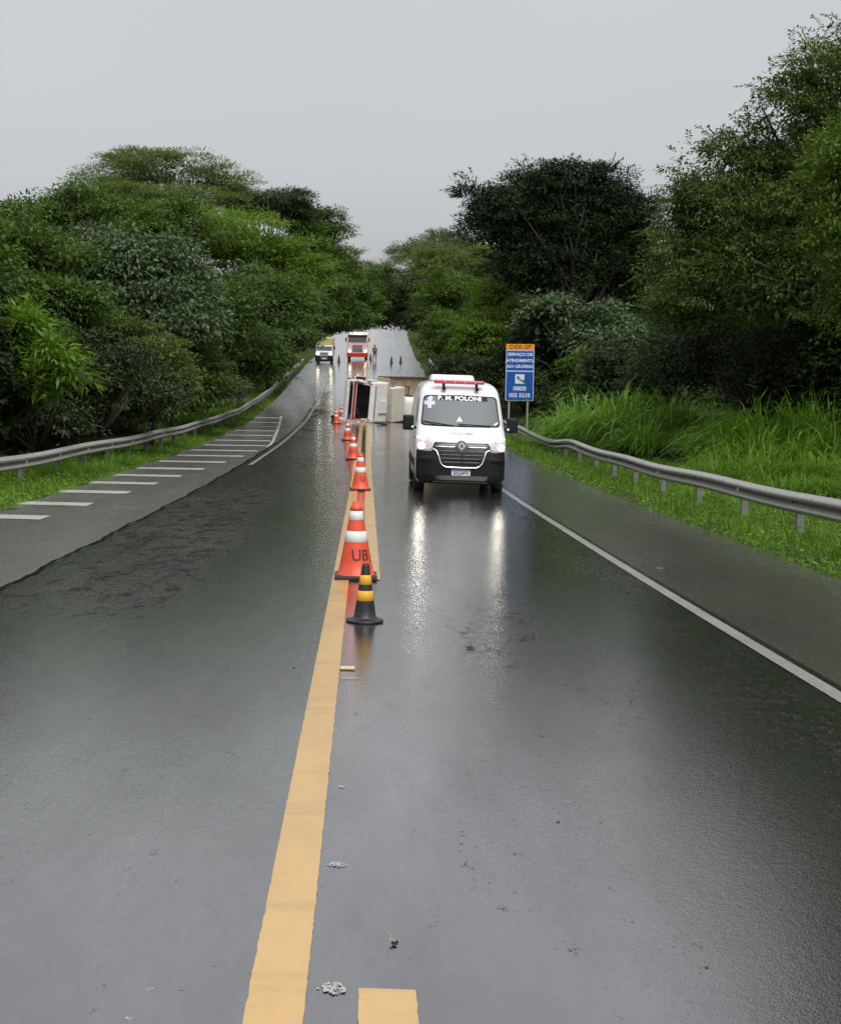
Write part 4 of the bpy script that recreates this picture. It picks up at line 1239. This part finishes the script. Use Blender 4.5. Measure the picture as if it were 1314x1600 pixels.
def cone(loc, label, H=0.80, yaw=0.0, text=None, lean=(0, 0), small=False):
    root = empty('traffic_cone', loc, (R(lean[0]), R(lean[1]), yaw))
    tag(root, label, 'cone', 'orange and white cones along the centre line')
    rb, rt = 0.185 * H / 0.8, 0.045 * H / 0.8
    rad = lambda t: rb + (rt - rb) * t
    b = box('base', (0.44 * H / 0.8, 0.44 * H / 0.8, 0.045), (0, 0, 0.024), M_base, root, bevel=0.018, seg=2)
    h0, h1 = 0.045, H
    z = lambda t: h0 + (h1 - h0) * t
    n = 10 if small else 36
    lathe('cone_body', [(rad(0) + 0.02, h0), (rad(0.0), h0 + 0.02)] + [(rad(t), z(t)) for t in (0.2, 0.4, 0.6, 0.8, 0.88)] + [(rad(0.88) + 0.006, z(0.885)), (rad(0.9) + 0.006, z(0.93)), (rad(0.95), z(0.94)), (rad(1.0), z(1.0)), (rad(1.0) * 0.6, z(1.0)), (rad(1) * 0.6, z(0.9))], M_orange, root, n)
    for t0, t1 in ((0.45, 0.60), (0.75, 0.875)):
        lathe('reflective_band', [(rad(t0) + 0.0005, z(t0)), (rad(t0) + 0.003, z(t0) + 0.002), (rad(t1) + 0.003, z(t1) - 0.002), (rad(t1) + 0.0005, z(t1))], M_band, root, n)
    if text:
        me = text_mesh(text[0], text[1], 0.002, 0.95, 0.0006)
        for v in me.vertices:
            zz = v.co.y + z(0.27); r_ = rad((zz - h0) / (h1 - h0)) + 0.0025 + v.co.z
            a = text[2] + v.co.x / r_
            v.co = (r_ * math.sin(a), -r_ * math.cos(a), zz)
        link('lettering', me, M_stencil, root)
    return root


cone(gp(556, 903), 'nearest orange and white cone with dark lettering, on the double yellow line', 0.83, 0.05, ('UB', 0.17, 0.32))
cone(gp(563, 766), 'orange and white cone on the yellow line, second after the black one', 0.82, 0.1, ('U', 0.16, 0.30))
cone(gp(552, 718), 'orange and white cone just left of the yellow line, level with the van headlights', 0.82, -0.1, ('U', 0.16, -0.2))
cone(gp(543, 688), 'orange and white cone closest to the front of the overturned truck', 0.82, 0.3, ('U', 0.16, -0.2))
cone(gp(526, 662), 'orange and white cone standing left of the overturned truck cab', 0.80, 0.2, lean=(0, -3))
cone(gp(533, 655), 'orange and white cone half hidden behind debris beside the overturned truck cab', 0.85, 0.0)


def striped_cone(loc, label, k=1.0, yaw=0.5, seg=36, group=None):
    bc = empty('striped_cone', loc, (0, R(0.5), yaw))
    tag(bc, label, 'cone', group)
    lathe('base', [(0.0, 0.0), (0.165 * k, 0.0), (0.172 * k, 0.012), (0.150 * k, 0.022), (0.105 * k, 0.030), (0.0, 0.030)], M_cblack, bc, 8)
    rad = lambda t: (0.098 + (0.030 - 0.098) * t) * k
    zz_ = lambda t: (0.02 + 0.48 * t) * k
    lathe('cone_body', [(0.125 * k, 0.026), (0.104 * k, 0.036), (rad(0.05), zz_(0.06))] + [(rad(t), zz_(t)) for t in (0.2, 0.4, 0.6, 0.8, 0.97)] + [(rad(1.0) * 0.9, zz_(1.0)), (rad(1.0) * 0.6, zz_(1.0)), (rad(1) * 0.5, zz_(0.9))], M_cblack, bc, seg)
    for t0, t1 in (((0.34, 0.52), (0.63, 0.80)) if seg > 20 else ()):
        lathe('yellow_band', [(rad(t0) + 0.0005, zz_(t0)), (rad(t0) + 0.003, zz_(t0) + 0.002), (rad(t1) + 0.003, zz_(t1) - 0.002), (rad(t1) + 0.0005, zz_(t1))], M_cyel, bc, seg)
    return bc


striped_cone(gp(570, 971), 'black cone with two yellow bands standing nearest, right of the yellow line')
for px, py, lb_ in ((529.5, 566, 'tiny far cone between the yellow-topped truck and the red truck'), (579, 563, 'tiny far cone just right of the red truck'), (611.5, 567, 'left one of two tiny cones on the right lane beyond the overturned truck'),
                    (626, 567, 'right one of two tiny cones on the right lane beyond the overturned truck')):
    striped_cone(gp(px, py), lb_, 1.55, 0.0, 12, 'dark cones on the climbing far road')

# --- blue information sign
M_blue = mat('blue_sign_sheet', (0.012, 0.085, 0.36), 0.35, noise=0.08, nscale=2)
M_sorange = mat('orange_sign_sheet', (0.80, 0.30, 0.025), 0.35)
M_swhite = mat('white_sign_sheet', (0.62, 0.72, 0.80), 0.35)
M_sdark = mat('brown_sign_print', (0.16, 0.045, 0.01), 0.5)
sy = 69.0
sc_ = P(812, 582, sy)
kk = sy / FPX
SW, SH = 44 * kk, 88 * kk
sbase = G(sc_.x - float(xc(sy)), sy)
sg = empty('information_sign', sbase, (0, 0, 0.06))
tag(sg, 'blue and orange roadside information sign on two posts behind the right guardrail', 'sign')
hz = sc_.z - sbase.z
box('board', (SW, 0.03, SH), (0, 0, hz), M_swhite, sg, bevel=0.012, seg=1)
def spanel(nm, x0, x1, z0, z1, mt_, par):
    return box(nm, ((x1 - x0) * SW, 0.006, (z1 - z0) * SH), ((x0 + x1) / 2 * SW, -0.0185, hz + (z0 + z1) / 2 * SH), mt_, par)
def stext(t, size, x, z, mt_, par, sx=1.0, bold=0.004):
    me = text_mesh(t, size * SH, bold, sx, 0.001)
    for v in me.vertices: v.co = (v.co.x + x * SW, -0.0235 - v.co.z, v.co.y + hz + z * SH)
    return link('lettering', me, mt_, par)
po = spanel('orange_panel', -0.5, 0.5, 0.392, 0.5, M_sorange, sg)
pu = spanel('upper_blue_panel', -0.475, 0.475, 0.035, 0.380, M_blue, sg)
plw = spanel('lower_blue_panel', -0.475, 0.475, -0.488, 0.015, M_blue, sg)
stext('DER-SP', 0.098, 0.0, 0.444, M_sdark, po, 1.25)
stext('SERVIÇO DE', 0.072, 0.0, 0.315, M_print, pu, 1.12)
stext('ATENDIMENTO', 0.072, 0.0, 0.207, M_print, pu, 0.94)
stext('AO USUÁRIO', 0.072, 0.0, 0.105, M_print, pu, 1.08)
stext('0800', 0.105, 0.0, -0.285, M_print, plw, 1.1)
stext('055 5510', 0.100, 0.0, -0.405, M_print, plw, 0.98)
ph = box('telephone_panel', (0.33 * SW, 0.004, 0.165 * SH), (0.0, -0.0235, hz - 0.115 * SH), M_swhite, plw)
hpts = []
for t in np.linspace(0, 1, 11):
    a = R(200 + 75 * t)
    hpts.append(Vector((0.16 * SW + 0.24 * SW * math.cos(a) - 0.01, -0.030, hz - 0.115 * SH + 0.165 * SW + 0.24 * SW * math.sin(a) + 0.01)))
tube('handset', hpts, [0.045, 0.05, 0.03, 0.022, 0.02, 0.02, 0.02, 0.022, 0.03, 0.05, 0.045], M_ink, ph, 8)
for x in (-0.36, 0.30):
    box('post', (0.085, 0.085, hz + SH * 0.42 + 0.4), (x * SW, 0.06, (hz + SH * 0.42 + 0.4) / 2 - 0.4), M_galv, sg, bevel=0.01, seg=1)

# --- overturned flatbed truck: built upright in (x forward, y left, z up), then laid on its left side
M_cream = mat('cream_truck_paint', (0.80, 0.79, 0.76), 0.38, noise=0.10, nscale=2.5)
M_tred = mat('red_truck_paint', (0.48, 0.035, 0.03), 0.35, noise=0.15, nscale=4)
M_wood = mat('worn_tan_bed', (0.52, 0.41, 0.28), 0.7, noise=0.25, nscale=3)
M_rust = mat('brown_frame', (0.10, 0.055, 0.035), 0.7, noise=0.4, nscale=8)
M_dark = mat('dark_chassis', (0.02, 0.02, 0.02), 0.6, noise=0.4, nscale=5)
M_beige = mat('beige_box', (0.68, 0.63, 0.56), 0.55, noise=0.12, nscale=2)
M_tank = mat('white_plastic_tank', (0.74, 0.74, 0.68), 0.45, noise=0.08, nscale=3)
M_hole = mat('dark_opening', (0.03, 0.025, 0.02), 0.8)
ta = R(50)
Fv = Vector((-math.cos(ta), -math.sin(ta), 0)); Uv = Vector((math.sin(ta), -math.cos(ta), 0)); Lv = Vector((0, 0, -1))
anchor = gp(578, 661)                      # ground under the near roof edge of the cab
TW = 1.12
MT = Matrix.Identity(4)
for i in range(3):
    MT[i][0] = Fv[i]; MT[i][1] = Lv[i]; MT[i][2] = Uv[i]
_rol = Matrix.Rotation(R(-6), 3, Fv)
Uv = _rol @ Uv; Lv = _rol @ Lv
for i in range(3):
    MT[i][1] = Lv[i]; MT[i][2] = Uv[i]
org = anchor - Fv * (-0.35) - Uv * 2.35 - Lv * (TW + 0.03)
for i in range(3): MT[i][3] = org[i]
tr = empty('overturned_truck')
tr.matrix_world = MT
tag(tr, 'cream and red flatbed truck lying on its side across the road', 'truck')


def prism(name, prof, y0, y1, mt_, parent, bevel=0.0, smooth=False):
    bm = bmesh.new()
    a = [bm.verts.new((x, y0, z)) for x, z in prof]
    bm.faces.new(a)
    r = bmesh.ops.extrude_face_region(bm, geom=bm.faces[:])
    for v in [g for g in r['geom'] if isinstance(g, bmesh.types.BMVert)]: v.co.y = y1
    bmesh.ops.recalc_face_normals(bm, faces=bm.faces[:])
    if bevel: bmesh.ops.bevel(bm, geom=bm.edges[:], offset=bevel, segments=2, profile=0.6, affect='EDGES')
    return link(name, bm_mesh(name, bm), mt_, parent, smooth)


prism('cab', [(0.0, 0.80), (0.02, 1.15), (-0.02, 1.42), (-0.28, 2.20), (-0.36, 2.33), (-0.50, 2.41), (-1.45, 2.45), (-1.58, 2.42), (-1.66, 2.32), (-1.70, 0.75), (-1.2, 0.65), (-0.3, 0.65)], -TW, TW, M_cream, tr, 0.09)


def tquad(name, pts, mt_, par, th=0.02):
    """a panel of the truck given by four corner points and its outward side"""
    a = [Vector(p) for p in pts]
    n = (a[1] - a[0]).cross(a[2] - a[0]).normalized()
    v = [p + n * th for p in a] + [p - n * 0.02 for p in a]
    f = [(0, 1, 2, 3), (7, 6, 5, 4), (0, 4, 5, 1), (1, 5, 6, 2), (2, 6, 7, 3), (3, 7, 4, 0)]
    return link(name, pymesh(name, v, f), mt_, par)


wsh = tquad('windscreen', [(-0.035, 0.96, 1.47), (-0.29, 0.90, 2.22), (-0.29, -0.90, 2.22), (-0.035, -0.96, 1.47)][::-1], M_glassd, tr, 0.015)
tquad('red_band', [(0.0, 1.06, 1.28), (-0.02, 1.06, 1.41), (-0.02, -1.06, 1.41), (0.0, -1.06, 1.28)][::-1], M_tred, tr, 0.02)
tquad('grille', [(0.01, 0.85, 0.98), (0.02, 0.85, 1.20), (0.02, -0.85, 1.20), (0.01, -0.85, 0.98)][::-1], M_blackp, tr, 0.02)
for sgn in (-1, 1):
    tquad('headlamp', [(0.005, sgn * 0.94 + 0.08, 0.96), (0.02, sgn * 0.94 + 0.08, 1.18), (0.02, sgn * 0.94 - 0.08, 1.18), (0.005, sgn * 0.94 - 0.08, 0.96)][::-1], M_lens if False else M_glass, tr, 0.03)
    box('roof_pillar', (0.05, 0.07, 0.95), (-0.19, sgn * 0.99, 1.85), M_tred, tr, rot=('Y', -0.33))
box('front_bumper', (0.14, 2.20, 0.22), (0.05, 0, 0.76), M_cream, tr, bevel=0.03)
hb = box('roof_hatch', (0.62, 0.72, 0.06), (-1.18, 0.25, 2.49), M_cream, tr, bevel=0.02)
box('roof_sidemark', (0.03, 1.9, 0.03), (-0.52, 0, 2.45), M_rust, tr)
box('side_window', (0.62, 0.02, 0.55), (-0.72, -TW - 0.006, 1.78), M_glassd, tr, bevel=0.004, seg=1)
box('door_seam', (0.02, 0.012, 1.3), (-1.15, -TW - 0.004, 1.4), M_dark, tr)
for zz in (1.95, 1.45):
    tube('mirror_arm', [Vector((-0.10, -TW, zz)), Vector((0.05, -TW - 0.12, zz)), Vector((0.04, -TW - 0.16, zz))], 0.018, M_dark, tr, 6)
box('mirror', (0.12, 0.14, 0.62), (0.04, -TW - 0.16, 1.75), M_dark, tr, bevel=0.03)
box('mirror', (0.30, 0.12, 0.22), (-0.30, -TW - 0.08, 2.15), M_cream, tr, bevel=0.03)
for sgn in (-1, 1):
    box('chassis_rail', (6.6, 0.08, 0.22), (-4.0, sgn * 0.42, 0.88), M_dark, tr, bevel=0.01, seg=1)
bed = box('bed_floor', (5.0, 2.62, 0.10), (-4.55, 0, 1.16), M_wood, tr, bevel=0.01, seg=1)
for k in range(7):
    box('cross_bearer', (0.08, 2.3, 0.10), (-2.3 - 0.74 * k, 0, 1.05), M_dark, tr)
hd = box('headboard', (0.06, 2.62, 0.95), (-2.02, 0, 1.62), M_wood, tr, bevel=0.01, seg=1)
for sgn in (-1, 1):
    sb = empty('side_rail', (0, 0, 0)); sb.parent = tr
    for zz, w_ in ((1.30, 0.10), (1.55, 0.07)):
        box('rail', (5.0, 0.05, w_), (-4.55, sgn * 1.33, zz), M_dark if zz < 1.5 else M_rust, sb, bevel=0.008, seg=1)
    for k in range(6):
        box('stake', (0.06, 0.06, 0.52), (-2.1 - 0.98 * k, sgn * 1.33, 1.42), M_dark, sb, bevel=0.005, seg=1)
for k in range(4):
    box('ladder_rung', (0.05, 0.9, 0.05), (-3.35 - 0.3 * k, -0.35, 1.62), M_rust, tr)
for yy in (-0.8, 0.1):
    box('ladder_rail', (1.3, 0.05, 0.06), (-3.75, yy, 1.62), M_rust, tr)
for x_, w_ in ((-0.85, 0.24), (-5.2, 0.46)):
    for sgn in (-1, 1):
        wr_ = empty('wheel', (x_, sgn * (0.98 if w_ < 0.3 else 0.86), 0.44)); wr_.parent = tr
        lathe('tyre', [(0.26, -w_ / 2 * 0.9), (0.40, -w_ / 2), (0.44, -w_ / 3), (0.44, w_ / 3), (0.40, w_ / 2), (0.26, w_ / 2 * 0.9)], M_tyre, wr_, 24, 'Y')
        lathe('rim', [(0.0, sgn * w_ * 0.2), (0.16, sgn * w_ * 0.25), (0.27, sgn * w_ * 0.44)], M_rim, wr_, 16, 'Y')
    tube('axle', [Vector((x_, -0.9, 0.44)), Vector((x_, 0.9, 0.44))], 0.07, M_dark, tr, 8)

# cargo spilled beside the bed
cgo = empty('cargo_box'); cgo.matrix_world = MT @ Matrix.Translation((-2.66, 0.9, 1.5)) @ Matrix.Rotation(R(4), 4, 'Z') @ Matrix.Rotation(R(-5), 4, 'Y') @ Matrix.Translation((2.66, -0.9, -1.5))
tag(cgo, 'big beige box with an open hatch lying behind the overturned truck cab', 'box')
box('shell', (1.15, 1.95, 1.10), (-2.66, 0.145, 1.78), M_beige, cgo, bevel=0.05, seg=2)
box('end_collar', (0.66, 0.03, 0.62), (-2.66, -0.835, 1.80), M_beige, cgo, bevel=0.01, seg=1)
box('hatch_opening', (0.44, 0.02, 0.40), (-2.66, -0.85, 1.80), M_hole, cgo)
ctk = empty('water_tank'); ctk.matrix_world = MT
tag(ctk, 'rounded white tank lying between the beige box and the ambulance', 'tank')
me_t = lathe('shell', [(0.0, -0.55), (0.45, -0.53), (0.62, -0.42), (0.66, -0.2), (0.66, 0.5), (0.62, 0.74), (0.45, 0.84), (0.0, 0.86)], M_tank, ctk, 28, 'Y', (-3.98, 0.26, 1.90))
lathe('lid', [(0.0, -0.62), (0.22, -0.61), (0.24, -0.54)], M_dark, ctk, 18, 'Y', (-3.98, 0.26, 1.90))

# broken pieces on the wet asphalt next to the cab
M_pink = mat('broken_pale_plastic', (0.60, 0.45, 0.43), 0.5, noise=0.2, nscale=6)
for (px, py, sz, rz, mt_, lb_) in ((534, 661, (0.55, 0.25, 0.32), 0.5, M_pink, 'pale broken bumper piece on the road left of the overturned cab'),
                                   (521, 655, (0.35, 0.2, 0.25), 1.2, M_dark, 'dark broken trim piece farthest left of the overturned cab'),
                                   (597, 664, (0.5, 0.18, 0.10), 0.2, M_dark, 'dark broken strip on the road under the overturned cab roof')):
    o = empty('debris', gp(px, py), (0.1, 0.15, rz))
    tag(o, lb_, 'debris')
    bm = bmesh.new(); bmesh.ops.create_cube(bm, size=1.0)
    bmesh.ops.subdivide_edges(bm, edges=bm.edges[:], cuts=2, use_grid_fill=True)
    rr = random.Random(int(px))
    for v in bm.verts:
        v.co = Vector(((v.co.x + rr.uniform(-.12, .12)) * sz[0], (v.co.y + rr.uniform(-.12, .12)) * sz[1], (v.co.z + 0.5 + rr.uniform(-.15, .15)) * sz[2] * (1 - 0.4 * abs(v.co.x))))
    link('broken_piece', bm_mesh('broken_piece', bm), mt_, o)

# --- far vehicles coming down the hill
M_yelp = mat('yellow_body_paint', (0.42, 0.36, 0.13), 0.4, noise=0.12, nscale=2)
M_palered = mat('pale_red_cab_paint', (0.74, 0.52, 0.47), 0.35, noise=0.1, nscale=2)
M_beam = mat('lit_far_headlamp', (1, 1, 1), 0.3, emis=(1.0, 0.88, 0.66), estr=8.0)
M_beacon = mat('lit_work_lamp', (1, 1, 1), 0.3, emis=(1.0, 0.86, 0.62), estr=12.0)


def far_truck(name, label, px, py, W, zs, cabmat, bumpmat, boxmat, box_top, face, roof_lamp=None, yaw=0.0, hood=0.0):
    g = gp(px, py)
    t = empty(name, g, (math.atan(0.06), 0, amb_rot + yaw)); tag(t, label, 'truck')
    z0, z1, z2, z3 = zs                     # bumper bottom, bumper top, window bottom, roof
    hwid = W / 2
    box('cab', (W, 1.7, z3 - z0 - 0.1), (0, 0.95 + hood, (z0 + z3) / 2 + 0.05), cabmat, t, bevel=0.09, seg=3, taper=(0.95, 0.9))
    if hood: box('hood', (W * 0.95, hood + 0.3, z2 - z1 + 0.05), (0, hood / 2 + 0.1, (z1 + z2) / 2), face, t, bevel=0.08, seg=2, taper=(0.96, 0.9))
    bp = box('bumper', (W + 0.04, 0.3, z1 - z0), (0, 0.08, (z0 + z1) / 2), bumpmat, t, bevel=0.04)
    wsn = box('windscreen', (W * 0.86, 0.05, (z3 - z2) * 0.72), (0, 0.16 + hood, z2 + (z3 - z2) * 0.46), M_glass, t, bevel=0.02, rot=('X', -0.10))
    gl = box('grille', (W * 0.46, 0.05, (z2 - z1) * 0.62), (0, 0.055 - (0.07 if hood else 0), z1 + (z2 - z1) * 0.48), M_greyt, t, bevel=0.01)
    for k in range(4):
        box('slat', (W * 0.44, 0.03, 0.05), (0, 0.025 - (0.07 if hood else 0), z1 + (z2 - z1) * (0.27 + 0.14 * k)), M_chrome, gl, bevel=0.008, seg=1)
    for sgn in (-1, 1):
        hl = box('headlight', (W * 0.17, 0.08, 0.24), (sgn * W * 0.37, 0.02 - (0.05 if hood else 0), z1 + 0.20), M_lens, t, bevel=0.03)
        lathe('lit_lamp', [(0.0, -0.045), (0.125, -0.04), (0.13, 0.0)], M_beam, hl, 14, 'Y', (sgn * W * 0.37, -0.03 - (0.05 if hood else 0), z1 + 0.20))
        mr_ = box('mirror', (0.16, 0.10, 0.42), (sgn * (hwid + 0.14), 0.15 + hood, z2 + 0.35), M_blackp, t, bevel=0.03)
        wheel(t, sgn * (hwid - 0.20), 0.95 + hood * 0.4, 0.42, 0.42, 0.26)
        wheel(t, sgn * (hwid - 0.22), 4.6, 0.42, 0.42, 0.34)
    bd_ = box('cargo_body', (W + 0.06, 4.6, box_top - 0.75), (0, 4.15 + hood, 0.75 + (box_top - 0.75) / 2), boxmat, t, bevel=0.04)
    box('under_frame', (W * 0.6, 5.5, 0.3), (0, 3.2, 0.6), M_dark, t)
    return t


ft = far_truck('red_truck', 'red and white truck with glaring headlights coming down the far left lane', 558.5, 563, 2.42, (0.38, 0.85, 2.0, 2.95), M_palered, M_tred, M_cream, 3.05, M_palered)
box('sun_visor', (2.2, 0.18, 0.12), (0, 0.12, 2.86), M_dark, ft, bevel=0.02)
for x_ in (-0.35, 0.0, 0.35):
    box('roof_lamp', (0.20, 0.12, 0.13), (x_, 0.5, 3.12), M_beacon, ft, bevel=0.03)
mast = empty('lamp_mast', (0.0, 2.6, 3.05)); mast.parent = ft
tube('pole', [Vector((0, 0, 0)), Vector((0, 0, 1.05))], 0.05, M_dark, mast, 8)
box('work_lamp', (0.42, 0.14, 0.30), (0, -0.05, 1.12), M_beacon, mast, bevel=0.04)
pt = far_truck('utility_truck', 'small white utility truck with yellow body and black bumper, at the left road edge', 506.5, 569, 1.92, (0.30, 0.95, 1.38, 2.02), M_wpaint, M_blackp, M_yelp, 2.75, M_wpaint, hood=0.75)
box('bull_bar', (0.9, 0.10, 0.42), (0, -0.10, 0.72), M_greyt, pt, bevel=0.03)
box('bumper_plate', (0.42, 0.02, 0.13), (0, -0.165, 0.62), M_plate, pt)

# --- person on the far road
pp = gp(585.5, 563)
M_cloth = mat('dark_work_clothes', (0.030, 0.034, 0.040), 0.8, noise=0.3, nscale=6)
M_vest = mat('grey_green_vest', (0.16, 0.19, 0.14), 0.7, noise=0.2, nscale=6)
M_skin = mat('skin', (0.36, 0.21, 0.15), 0.6)
M_hair = mat('dark_hair', (0.015, 0.012, 0.010), 0.7)
per = empty('person', pp, (0, 0, 0.3))
tag(per, 'person in dark clothes standing on the climbing far road right of the red truck', 'person')
J = {'pel': (0, 0, .93, .14), 'spi': (0, .01, 1.15, .15), 'che': (0, .02, 1.36, .17), 'nec': (0, .01, 1.50, .062), 'hd0': (0, -.01, 1.60, .085), 'hd1': (0, -.01, 1.70, .088),
     'hL': (-.10, 0, .88, .105), 'kL': (-.14, -.03, .48, .072), 'aL': (-.17, .02, .09, .048), 'fL': (-.19, -.15, .04, .042),
     'hR': (.10, 0, .88, .105), 'kR': (.13, -.04, .48, .072), 'aR': (.15, .03, .09, .048), 'fR': (.17, -.14, .04, .042),
     'sL': (-.19, .02, 1.41, .075), 'eL': (-.28, .02, 1.13, .052), 'wL': (-.22, -.12, .93, .038), 'gL': (-.20, -.17, .86, .04),
     'sR': (.19, .02, 1.41, .075), 'eR': (.27, .05, 1.13, .052), 'wR': (.30, -.02, .87, .038), 'gR': (.30, -.05, .79, .04)}
E = [('pel', 'spi'), ('spi', 'che'), ('che', 'nec'), ('nec', 'hd0'), ('hd0', 'hd1'), ('pel', 'hL'), ('hL', 'kL'), ('kL', 'aL'), ('aL', 'fL'), ('pel', 'hR'), ('hR', 'kR'), ('kR', 'aR'), ('aR', 'fR'),
     ('che', 'sL'), ('sL', 'eL'), ('eL', 'wL'), ('wL', 'gL'), ('che', 'sR'), ('sR', 'eR'), ('eR', 'wR'), ('wR', 'gR')]
ks = list(J)
me = bpy.data.meshes.new('body')
me.from_pydata([J[k][:3] for k in ks], [(ks.index(a), ks.index(b)) for a, b in E], [])
body = link('body', me, M_cloth, per)
sk = body.modifiers.new('skin', 'SKIN')
for i, k in enumerate(ks):
    sv = me.skin_vertices[0].data[i]; sv.radius = (J[k][3], J[k][3]); sv.use_root = (k == 'pel')
body.modifiers.new('sub', 'SUBSURF').render_levels = 1
lathe('vest', [(0.165, 1.02), (0.185, 1.2), (0.20, 1.38), (0.15, 1.47), (0.08, 1.49)], M_vest, per, 14)
lathe('face', [(0.0, 1.555), (0.06, 1.57), (0.093, 1.64), (0.098, 1.70), (0.092, 1.735)], M_skin, per, 14, loc=(0, -0.012, 0))
lathe('hair', [(0.101, 1.69), (0.106, 1.74), (0.085, 1.79), (0.0, 1.815)], M_hair, per, 14, loc=(0, 0.004, 0))
for s1 in ('gL', 'gR'):
    x_, y_, z_, r_ = J[s1]
    hb_ = box('hand', (0.05, 0.09, 0.11), (x_, y_, z_ - 0.03), M_skin, per, bevel=0.02)

# --- small things lying on the asphalt
M_stud = mat('cream_road_stud', (0.66, 0.52, 0.30), 0.4)
M_chalk = mat('white_scuff', (0.42, 0.41, 0.39), 0.5)
M_leafd = mat('dead_leaf', (0.02, 0.018, 0.014), 0.5)
M_leafg = mat('grey_dead_leaf', (0.30, 0.29, 0.24), 0.5)
stud = box('road_stud', (0.105, 0.06, 0.018), (0, 0, 0.010), M_stud, None, bevel=0.008)
stud.location = gp(543, 1046); tag(stud, 'cream road stud beside the yellow line, in front of the striped cone', 'road stud')


def splat(px, py, rx, ry, label, seed, n=26, mt_=None):
    """scrape of paint left on the asphalt: many small flakes"""
    rr = random.Random(seed); g = gp(px, py)
    v, f = [], []
    for k in range(n):
        a = rr.uniform(0, 6.28); q = rr.random() ** 0.8
        cx, cy = rx * q * math.cos(a), ry * q * math.sin(a); sz = rr.uniform(0.002, 0.0065)
        b = len(v); m_ = 5
        for i in range(m_):
            t = 6.28 * i / m_
            xx, yy = cx + sz * rr.uniform(.5, 1.4) * math.cos(t), cy + sz * rr.uniform(.6, 1.8) * math.sin(t)
            q_ = G(g.x + xx - float(xc(g.y + yy)), g.y + yy, 0.0006 + 0.00001 * k)
            v.append(q_ - g)
        f.append(tuple(range(b, b + m_)))
    o = link('paint_scuff', pymesh('paint_scuff', v, f), mt_ or M_chalk, loc=g)
    return tag(o, label, 'scuff mark')


splat(519, 1546, 0.045, 0.045, 'white splattered scuff nearest the camera, beside the yellow dash', 1, 90)
splat(527, 1351, 0.035, 0.03, 'faint white scuff right of the yellow line, second from the bottom', 2, 60)
splat(531, 1229, 0.03, 0.02, 'faintest pale scuff right of the yellow line, third from the bottom', 3, 10)
splat(548, 1060, 0.09, 0.05, 'thin white scrape just in front of the cream road stud', 4, 70)
splat(567, 1073, 0.03, 0.02, 'small white dab near the road stud', 5, 10)
splat(203, 1594, 0.012, 0.012, 'tiny white speck on the left lane at the picture bottom', 6, 6)
splat(1031, 888, 0.05, 0.06, 'white litter scrap on the right shoulder beside the edge line', 7, 60)
splat(885, 1254, 0.02, 0.02, 'tiny white speck in the middle of the right lane', 8, 6)
splat(237, 1548, 0.02, 0.02, 'faint pale spot on the left lane near the bottom', 9, 6)


def leaf_thing(px, py, size, label, seed, mats=(None,)):
    g = gp(px, py); o = empty('fallen_leaf', g, (0, 0, seed * 1.3)); tag(o, label, 'leaf')
    rr = random.Random(seed)
    for k, mt_ in enumerate(mats):
        v = [(0, 0, 0.001 + 0.006 * k)]
        n = 9
        for i in range(n):
            t = 6.28 * i / n
            q = size * rr.uniform(0.55, 1.0) * (1.0 if k == 0 else 0.75)
            v.append((q * math.cos(t) + 0.4 * size * k, q * 0.7 * math.sin(t) + 0.5 * size * k, 0.001 + rr.uniform(0, size * 0.35) + 0.008 * k))
        f = [(0, 1 + i, 1 + (i + 1) % n) for i in range(n)]
        link('leaf_blade', pymesh('leaf_blade', v, f), mt_, o)
    if size > 0.02: tube('stalk', [Vector((0.2 * size, 0.3 * size, 0.012)), Vector((0.7 * size, 0.8 * size, 0.02)), Vector((1.0 * size, 1.5 * size, 0.035))], 0.0015, mats[-1], o, 5)
    return o


leaf_thing(617, 1478, 0.024, 'curled black and grey leaf on the wet right lane near the bottom', 1, (M_leafd, M_leafg))
leaf_thing(735, 1014, 0.05, 'dark scrap on the right lane in front of the ambulance', 2, (M_leafd,))
leaf_thing(872, 1285, 0.014, 'small dark leaf in the middle of the right lane', 3, (M_leafd,))
leaf_thing(460, 1044, 0.018, 'small dark leaf left of the yellow line level with the road stud', 4, (M_leafd,))
leaf_thing(938, 1287, 0.009, 'tiny dark crumb right of the small leaf in the right lane', 5, (M_leafd,))

#PART5
